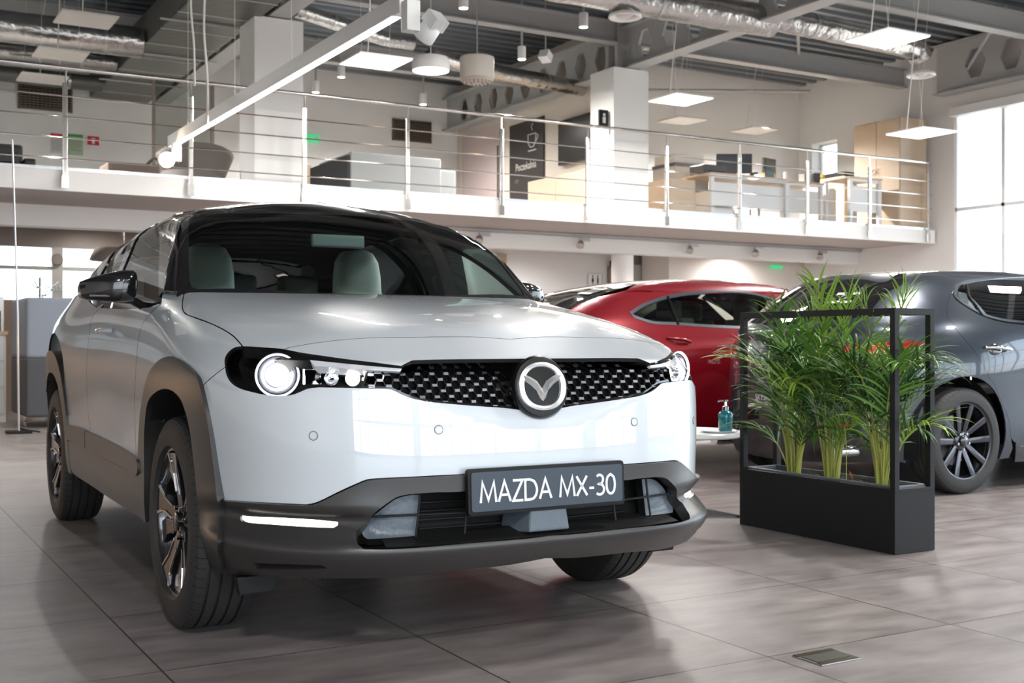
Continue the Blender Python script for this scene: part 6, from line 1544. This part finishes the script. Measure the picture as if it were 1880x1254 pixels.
# waiting room sign on the side wall, faces -x
t = empty('waiting_room_sign', (10.27, 17.27, 4.0), label='tall dark sign with a cup symbol reading Poczekalnia on the cream side wall', cat='sign')
MB().box((-.02, -.57, -1.1), (0, .57, .72)).build('board', M_DARKS, t)
sM = bframe((-.022, .40, -.05), (0, -1, 0), (0, 0, 1), (-1, 0, 0)); M_SL = mat('sign_lettering', (.60, .56, .52), .6)
text_mesh('Poczekalnia', .19, 'sign_lettering', M_SL, t, sM @ Matrix.Translation((.39, 0, 0)), .001, sx=.78)
text_mesh('VIP', .10, 'sign_lettering', mat('dim_lettering', (.16, .14, .13), .6), t, sM @ Matrix.Translation((.08, -.24, 0)), .001)
mb = MB().tube([sM @ Vector(p) for p in [(.47, .52, 0), (.48, .38, 0), (.55, .30, 0), (.65, .30, 0), (.72, .38, 0), (.73, .52, 0), (.47, .52, 0)]], .013, 5).tube([sM @ Vector(p) for p in [(.48, .24, 0), (.74, .24, 0)]], .013, 5).tube(catmull([sM @ Vector(p) for p in [(.73, .50, 0), (.80, .47, 0), (.73, .38, 0)]], 4), .011, 5).tube(catmull([sM @ Vector(p) for p in [(.62, .58, 0), (.58, .64, 0), (.63, .70, 0)]], 4), .009, 5)
mb.build('cup_symbol', M_SL, t)
t = empty('wall_screen', (10.25, 15.68, 4.18), label='dark wall screen on the cream side wall, right of the waiting room sign', cat='screen')
MB().box((-.06, -.47, -.38), (0, .47, .34)).build('screen_body', mat('screen_black', (.02, .018, .017), .25), t, bevel=.008)
MB().box((-.10, -.52, -.66), (-.04, -.46, -.10)).build('side_holder', M_BLACK, t)
t = empty('projecting_sign', (10.02, 14.35, 4.40), label='small black projecting sign with a white symbol beside the right column', cat='sign')
t.location = (9.60, 14.3, 4.38)
MB().box((-.075, -.02, -.12), (.075, .02, .12)).build('board', M_BLACK, t); MB().cyl((0, -.022, .05), (0, -.026, .05), .022, 12).box((-.025, -.026, -.07), (.025, -.02, .02)).build('figure', M_WHITE, t)
t.location = (9.62, 14.02, 4.17)
t = empty('wood_cabinet', (9.95, 15.1, ZF), label='low light wooden cabinet under the dark wall screen', cat='cabinet')
MB().box((-.3, -.6, 0), (.3, 1.1, .68)).build('carcass', M_WOOD, t); MB().box((-.312, -.58, .04), (-.30, .24, .66)).build('door', M_WOOD, t); MB().box((-.312, .26, .04), (-.30, 1.08, .66)).build('door', M_WOOD, t)
t = empty('glass_door', (10.26, 18.6, ZF), label='pale pink tinted door panel in the cream side wall, left of the waiting room sign', cat='door')
MB().box((-.03, -.5, 0), (0, 1.0, 2.0)).build('door_leaf', mat('pinkish_panel', (.55, .45, .43), .5), t); MB().cyl((-.06, -.42, .1), (-.06, -.42, 1.6), .014, 8).build('door_bar', mat('dark_rail'), t)
# ---------------------------------------------------------------- upper floor, office on the right
def desk(name, c, w_, d_, h_, label, rz=0):
    t = empty(name, c, rz, label=label, cat='desk')
    MB().box((-w_/2, -d_/2, h_ - .028), (w_/2, d_/2, h_)).build('desk_top', M_WOOD, t, bevel=.003)
    for x_ in (-w_/2 + .04, w_/2 - .04):
        for y_ in (-d_/2 + .04, d_/2 - .04): MB().box((x_ - .03, y_ - .03, 0), (x_ + .03, y_ + .03, h_ - .028)).build('leg', M_ALU, t)
    MB().box((-w_/2 + .07, -d_/2 + .02, h_ - .075), (w_/2 - .07, -d_/2 + .05, h_ - .028)).build('rail', M_ALU, t)
    MB().box((-w_/2 + .08, -d_/2 + .06, .24), (w_/2 - .08, -d_/2 + .075, h_ - .14)).build('modesty_panel', M_ALU, t)
    return t
desk('desk', (12.56, 14.55, ZF), 1.62, .75, .745, 'long office desk with a pale front panel behind the railing, with printer and monitors')
desk('desk', (13.80, 14.75, ZF), .82, 1.0, .74, 'side desk with a grey panel joining the long desk on its right')
desk('desk', (14.62, 14.02, ZF), .74, .62, .80, 'small white-legged desk in front of the wardrobe, beside the white bin')
t = empty('desk_pedestal', (11.36, 14.6, ZF), label='birch drawer pedestal under the left end of the long desk', cat='cabinet'); MB().box((-.3, -.25, 0), (.22, .3, .62)).build('carcass', M_WOOD, t); MB().box((-.28, -.262, .03), (.20, -.25, .30)).build('drawer', M_WOOD, t); MB().box((-.28, -.262, .32), (.20, -.25, .60)).build('drawer', M_WOOD, t)
t = empty('desk_pedestal', (12.15, 14.60, ZF), label='white pedestal under the long desk behind the front panel', cat='cabinet'); MB().box((-.2, -.25, 0), (.2, .3, .5)).build('carcass', M_WHITE, t)
t = empty('wood_cabinet', (10.95, 15.9, ZF), label='low birch cabinet standing left of the long office desk', cat='cabinet'); MB().box((-.5, -.25, 0), (.55, .25, .80)).build('carcass', M_WOOD, t); MB().box((-.48, -.262, .04), (.02, -.25, .78)).build('door', M_WOOD, t); MB().box((.04, -.262, .04), (.53, -.25, .78)).build('door', M_WOOD, t)
t = empty('printer', (12.02, 15.32, ZF), label='large grey and beige office printer on a stand left of the monitors', cat='printer')
MB().box((-.32, -.3, 0), (.38, .3, .95)).build('printer_body', mat('printer_beige', (.45, .43, .40), .5), t, bevel=.02); MB().box((-.33, -.31, .95), (.39, .3, 1.00)).build('printer_band', mat('printer_dark', (.07, .07, .08), .5), t); MB().box((-.30, -.28, 1.0), (.30, .28, 1.16)).build('printer_lid', mat('printer_light', (.62, .60, .56), .5), t, bevel=.03); MB().box((.1, -.42, .80), (.48, -.3, .93)).build('tray', mat('printer_dark'), t)
t = empty('small_printer', (11.98, 14.55, ZF + .746), label='low black desk printer on the left end of the long desk', cat='printer'); MB().box((-.22, -.18, 0), (.24, .18, .15)).build('printer_body', mat('printer_dark'), t, bevel=.03, seg=3); MB().box((-.1, -.2, .01), (.2, -.18, .05)).build('paper_slot', M_LINER, t)
def monitor(c, w_, h_, rz, label):
    t = empty('monitor', c, rz, label=label, cat='monitor')
    MB().box((-w_/2, -.02, .10), (w_/2, .02, .10 + h_)).build('monitor_case', mat('monitor_black', (.02, .02, .022), .35), t, bevel=.006); MB().box((-w_/2 + .02, -.024, .12), (w_/2 - .02, -.02, .08 + h_)).build('screen', mat('screen_dark', (.05, .065, .08), .15), t)
    MB().box((-.03, 0, .01), (.03, .04, .14)).box((-.12, -.08, 0), (.12, .1, .012)).build('monitor_stand', mat('monitor_black'), t)
monitor((12.66, 14.70, ZF + .746), .58, .32, -.55, 'dark monitor in the middle of the long desk'); monitor((13.55, 14.85, ZF + .742), .36, .34, .25, 'dark monitor turned sideways above the side desk')
t = empty('desk_phone', (12.95, 14.45, ZF + .746), label='black desk phone right of the middle monitor', cat='phone'); MB().add([(-.1, -.1, 0), (.1, -.1, 0), (.1, .1, 0), (-.1, .1, 0), (-.1, -.09, .02), (.1, -.09, .02), (.1, .1, .09), (-.1, .1, .09)], [(0,3,2,1),(4,5,6,7),(0,1,5,4),(1,2,6,5),(2,3,7,6),(3,0,4,7)]).build('phone_base', M_BLACK, t, bevel=.005); MB().box((-.09, -.05, .07), (-.04, .09, .11)).build('handset', M_BLACK, t, bevel=.01)
t = empty('picture_frame', (13.15, 14.40, ZF + .746), label='small framed picture standing on the long desk', cat='picture frame'); MB().cbox((0, 0, .09), (.2, .015, .17), Matrix.Rotation(-.2, 3, 'X')).build('frame', M_SATIN, t); MB().cbox((0, -.01, .09), (.17, .006, .14), Matrix.Rotation(-.2, 3, 'X')).build('picture', mat('photo_print', (.12, .2, .22), .4), t)
for x_, m_, s_, lb in ((13.32, (.8, .3, .12), (.24, .10, .14), 'orange folder leaning on the desk behind the small picture'), (13.45, (.7, .7, .68), (.06, .06, .14), 'white cup on the desk beside the picture'), (13.88, (.5, .5, .48), (.16, .14, .13), 'grey tub on the side desk beside the turned monitor'), (14.08, (.03, .03, .03), (.14, .16, .16), 'black desk organiser on the side desk')):
    t = MB().box((-s_[0]/2, -s_[1]/2, 0), (s_[0]/2, s_[1]/2, s_[2])).build('desk_item', mat('it' + str(x_), m_, .5), None, bevel=.015); t.location = (x_, 14.62 if x_ < 13.4 else 14.35, ZF + .747); tag(t, lb, lb.split()[1]); t.name = lb.split()[1] if lb.split()[1] != 'desk' else 'organiser'
t = empty('wardrobe', (15.42, 14.0, ZF), label='tall birch wardrobe with double doors at the right end of the balcony', cat='wardrobe')
MB().box((-.22, -.48, 0), (.40, .52, 1.82)).build('carcass', M_WOOD, t, bevel=.004)
for y0, y1 in ((-.47, .015), (.025, .51)):
    d_ = MB().box((-.24, y0, .03), (-.22, y1, 1.80)).build('door', M_WOOD, t, bevel=.003); MB().tube(catmull([(-.24, .02 + (-.05 if y0 < 0 else .05), .92), (-.275, .02 + (-.05 if y0 < 0 else .05), .97), (-.24, .02 + (-.05 if y0 < 0 else .05), 1.02)], 4), .006, 6).build('handle', M_SATIN, d_)
t = empty('wood_cabinet', (15.3, 15.1, ZF), label='low birch cabinet between the office window and the tall wardrobe', cat='cabinet'); MB().box((-.2, -.45, 0), (.45, .55, .98)).build('carcass', M_WOOD, t); MB().box((-.212, -.44, .03), (-.20, .54, .95)).build('door', M_WOOD, t)
t = MB().box((-.12, -.3, 0), (.2, .15, .08)).build('router_box', M_BLACK, None, bevel=.01); t.location = (15.25, 15.0, ZF + .985); tag(t, 'flat black device on the low birch cabinet beside the wardrobe', 'device')
t = MB().lathe([(.0001, 0), (.12, .01), (.15, .06), (.10, .12), (.0001, .13)], 20).build('yellow_bag', mat('mustard', (.45, .33, .05), .6), None, smooth=True); t.location = (15.0, 15.35, ZF + .985); t.location = (15.28, 15.45, ZF + .985); tag(t, 'mustard yellow bag on the low birch cabinet below the office window', 'bag')
t = MB().lathe([(.0001, .0), (.13, .0), (.135, .04), (.135, .66), (.11, .70), (.0001, .71)], 24).build('waste_bin', M_WHITE, None, smooth=True); t.location = (14.55, 14.50, ZF); tag(t, 'white rounded waste bin under the small desk', 'bin')
for k in range(7):
    t = MB().box((-.03, -.12, 0), (.03, .12, .26 + .03 * (k % 3))).build('binder', mat('binder%d' % (k % 3), [(.5, .48, .45), (.12, .10, .10), (.36, .22, .18)][k % 3], .6), None); t.location = (12.55 + .085 * k, 15.2, ZF); tag(t, 'office binder standing on the floor below the long desk', 'binder', 'binders under the long desk')
# ---------------------------------------------------------------- reception counter, out of the frame, mirrored in the car doors
t = empty('reception_counter', (-1.3, 11.5, 0), label='white reception counter with a warm light strip, mirrored in the side of the white car', cat='counter')
MB().box((-.6, -4.4, .30), (0, 4.2, .82)).build('wood_front', mat('birch_board'), t); MB().box((-.58, -4.38, 0), (-.01, 4.18, .30)).build('plinth', mat('plinth_grey', (.45, .48, .52), .5), t); MB().box((-.62, -4.45, .90), (.14, 4.25, 1.18)).build('counter_top', M_WHITE, t, bevel=.01)
MB().box((-.5, -4.4, .83), (.06, 4.2, .90)).build('light_strip', mat('warm_strip', (1, 1, 1), .5, emit=(1, .55, .22), es=4), t)
t = empty('dark_wall_screen', (-6.9, 11.5, 2.0), label='large dark screens on the wall behind the reception counter', cat='screen'); MB().box((0, -3.5, -.3), (.05, 2.6, 1.0)).build('screen_body', mat('screen_violet', (.08, .07, .12), .2), t)
SKY = 5.6; P_PANEL = 75; P_LIN = 60; P_ROOM = 115; P_UP = 150; P_UB = 30
bpy.context.scene.view_settings.exposure = 0.36
# ---------------------------------------------------------------- daylight
w = bpy.data.worlds.new('sky'); bpy.context.scene.world = w; w.use_nodes = True
nt = w.node_tree; bg = nt.nodes['Background']
tc = nt.nodes.new('ShaderNodeTexCoord'); sx = nt.nodes.new('ShaderNodeSeparateXYZ'); nt.links.new(tc.outputs['Generated'], sx.inputs[0])
rp = nt.nodes.new('ShaderNodeValToRGB'); e = rp.color_ramp.elements
mr = nt.nodes.new('ShaderNodeMapRange'); mr.inputs[1].default_value = -.2; mr.inputs[2].default_value = .8; nt.links.new(sx.outputs[2], mr.inputs[0]); nt.links.new(mr.outputs[0], rp.inputs[0])
e[0].position = 0.0; e[0].color = (.62, .61, .58, 1); e[1].position = .19; e[1].color = (.80, .81, .81, 1)
for p_, c_ in ((.215, (.84, .92, 1, 1)), (.45, (.72, .86, 1, 1)), (1.0, (.55, .74, 1, 1))):
    q = e.new(p_); q.color = c_
cl = nt.nodes.new('ShaderNodeTexNoise'); cl.inputs['Scale'].default_value = 3.5; cl.inputs['Detail'].default_value = 5; nt.links.new(tc.outputs['Generated'], cl.inputs['Vector'])
mx = nt.nodes.new('ShaderNodeMix'); mx.data_type = 'RGBA'; mx.blend_type = 'MULTIPLY'; mx.inputs[0].default_value = .5
nt.links.new(rp.outputs[0], mx.inputs[6]); nt.links.new(cl.outputs[0], mx.inputs[7])
nt.links.new(mx.outputs[2], bg.inputs[0]); bg.inputs[1].default_value = SKY
def portal(loc, rot, sx_, sy_):
    l = bpy.data.lights.new('window_portal', 'AREA'); l.shape = 'RECTANGLE'; l.size = sx_; l.size_y = sy_; l.cycles.is_portal = True
    o_ = bpy.data.objects.new('window_portal', l); C.objects.link(o_); o_.location = loc; o_.rotation_euler = rot
portal((XR + .2, 3.03, 2.5), (0, math.radians(90), 0), 4.6, 20.1)
portal((5.4, YN - .15, 2.5), (math.radians(90), 0, 0), 21.2, 4.9)
def lamp_light(name, loc, sz, pw, col, rot=(0, 0, 0), parent=None, shape='SQUARE', sy=None):
    l = bpy.data.lights.new(name, 'AREA'); l.shape = 'RECTANGLE' if sy else shape; l.size = sz; l.energy = pw; l.color = col
    if sy: l.size_y = sy
    o_ = bpy.data.objects.new(name, l); C.objects.link(o_); o_.location = loc; o_.rotation_euler = rot
    return o_
def ceiling_spot(name, loc, pw):
    l = bpy.data.lights.new(name, 'SPOT'); l.energy = pw * 5.0; l.color = WARM; l.spot_size = math.radians(165); l.spot_blend = 1.0; l.shadow_soft_size = .05
    o_ = bpy.data.objects.new(name, l); C.objects.link(o_); o_.location = loc
    return o_
WARM = (1, .965, .92); NEUT = (1, .97, .94)
for o_ in list(bpy.data.objects):
    if o_.name.startswith('panel_lamp') and o_.children and any('diffuser' in c.name and c.data.materials[0] == M_PANELLED for c in o_.children):
        lamp_light('panel_light', (o_.location.x, o_.location.y, o_.location.z - .02), .55, P_PANEL, WARM)
lamp_light('round_light', (6.15, 12.55, 4.18), .4, P_PANEL * .6, WARM, shape='DISK')
lamp_light('linear_light', (3.08, 9.6, 2.985), .055, P_LIN, NEUT, sy=5.6)
# fill lights added overhead out of view, to brighten the car and floor
for x_, y_ in ((6.5, -3), (11, 5), (13.5, 6.5), (14.6, 8.0), (6.5, 9.5), (5.2, 2.2), (6.8, 4.6), (9, 1.5), (-1.2, -2.6), (1.8, -4.5), (4.5, -5)):
    lamp_light('showroom_fill', (x_, y_, 4.6), .6, P_ROOM * (.8 if y_ < -2 and x_ > 0 else 2.2 if x_ < 0 else 1), NEUT)
# upper floor spots: some in the downlights, the rest added as fill
for x_, y_ in ((.6, 17.2), (6.56, 16.48), (8.5, 17.69), (6.61, 17.69), (8.34, 14.17), (12.0, 15.2), (13.9, 15.3), (.4, 14.8), (2.42, 15.4)):
    ceiling_spot('upper_light_and_fill', (x_, y_, {12.0: 4.54, 13.9: 4.61, 2.42: 4.49}.get(x_, 4.88)), P_UP * (1.1 if x_ > 11 else .75))
for x_, y_ in ((-2, 14.1), (1.5, 14.1), (5, 14.1), (8.5, 14.1), (10, 16.4), (12, 14.1), (14.3, 14.1), (3, 16.3), (14, 16.0), (7, 16.4)):
    ceiling_spot('under_balcony_fill', (x_, y_, 2.56), P_UB * (.35 if x_ < 4 else 1))  # fill added below the soffit, no fixtures there
# ---------------------------------------------------------------- camera and view
cam = bpy.data.cameras.new('camera'); co = bpy.data.objects.new('camera', cam); C.objects.link(co)
co.location = (0, 0, CH); co.rotation_euler = (PI / 2, 0, math.radians(-30)); cam.lens = FOC / 1880 * 36; cam.sensor_width = 36
cam.clip_end = 200; cam.dof.use_dof = True; cam.dof.focus_distance = 3.9; cam.dof.aperture_fstop = 6.3
bpy.context.scene.camera = co
bpy.context.scene.cycles.max_bounces = 8
vs_ = bpy.context.scene.view_settings; vs_.view_transform = 'Standard'; vs_.look = 'None'; vs_.gamma = 1; vs_.use_curve_mapping = False
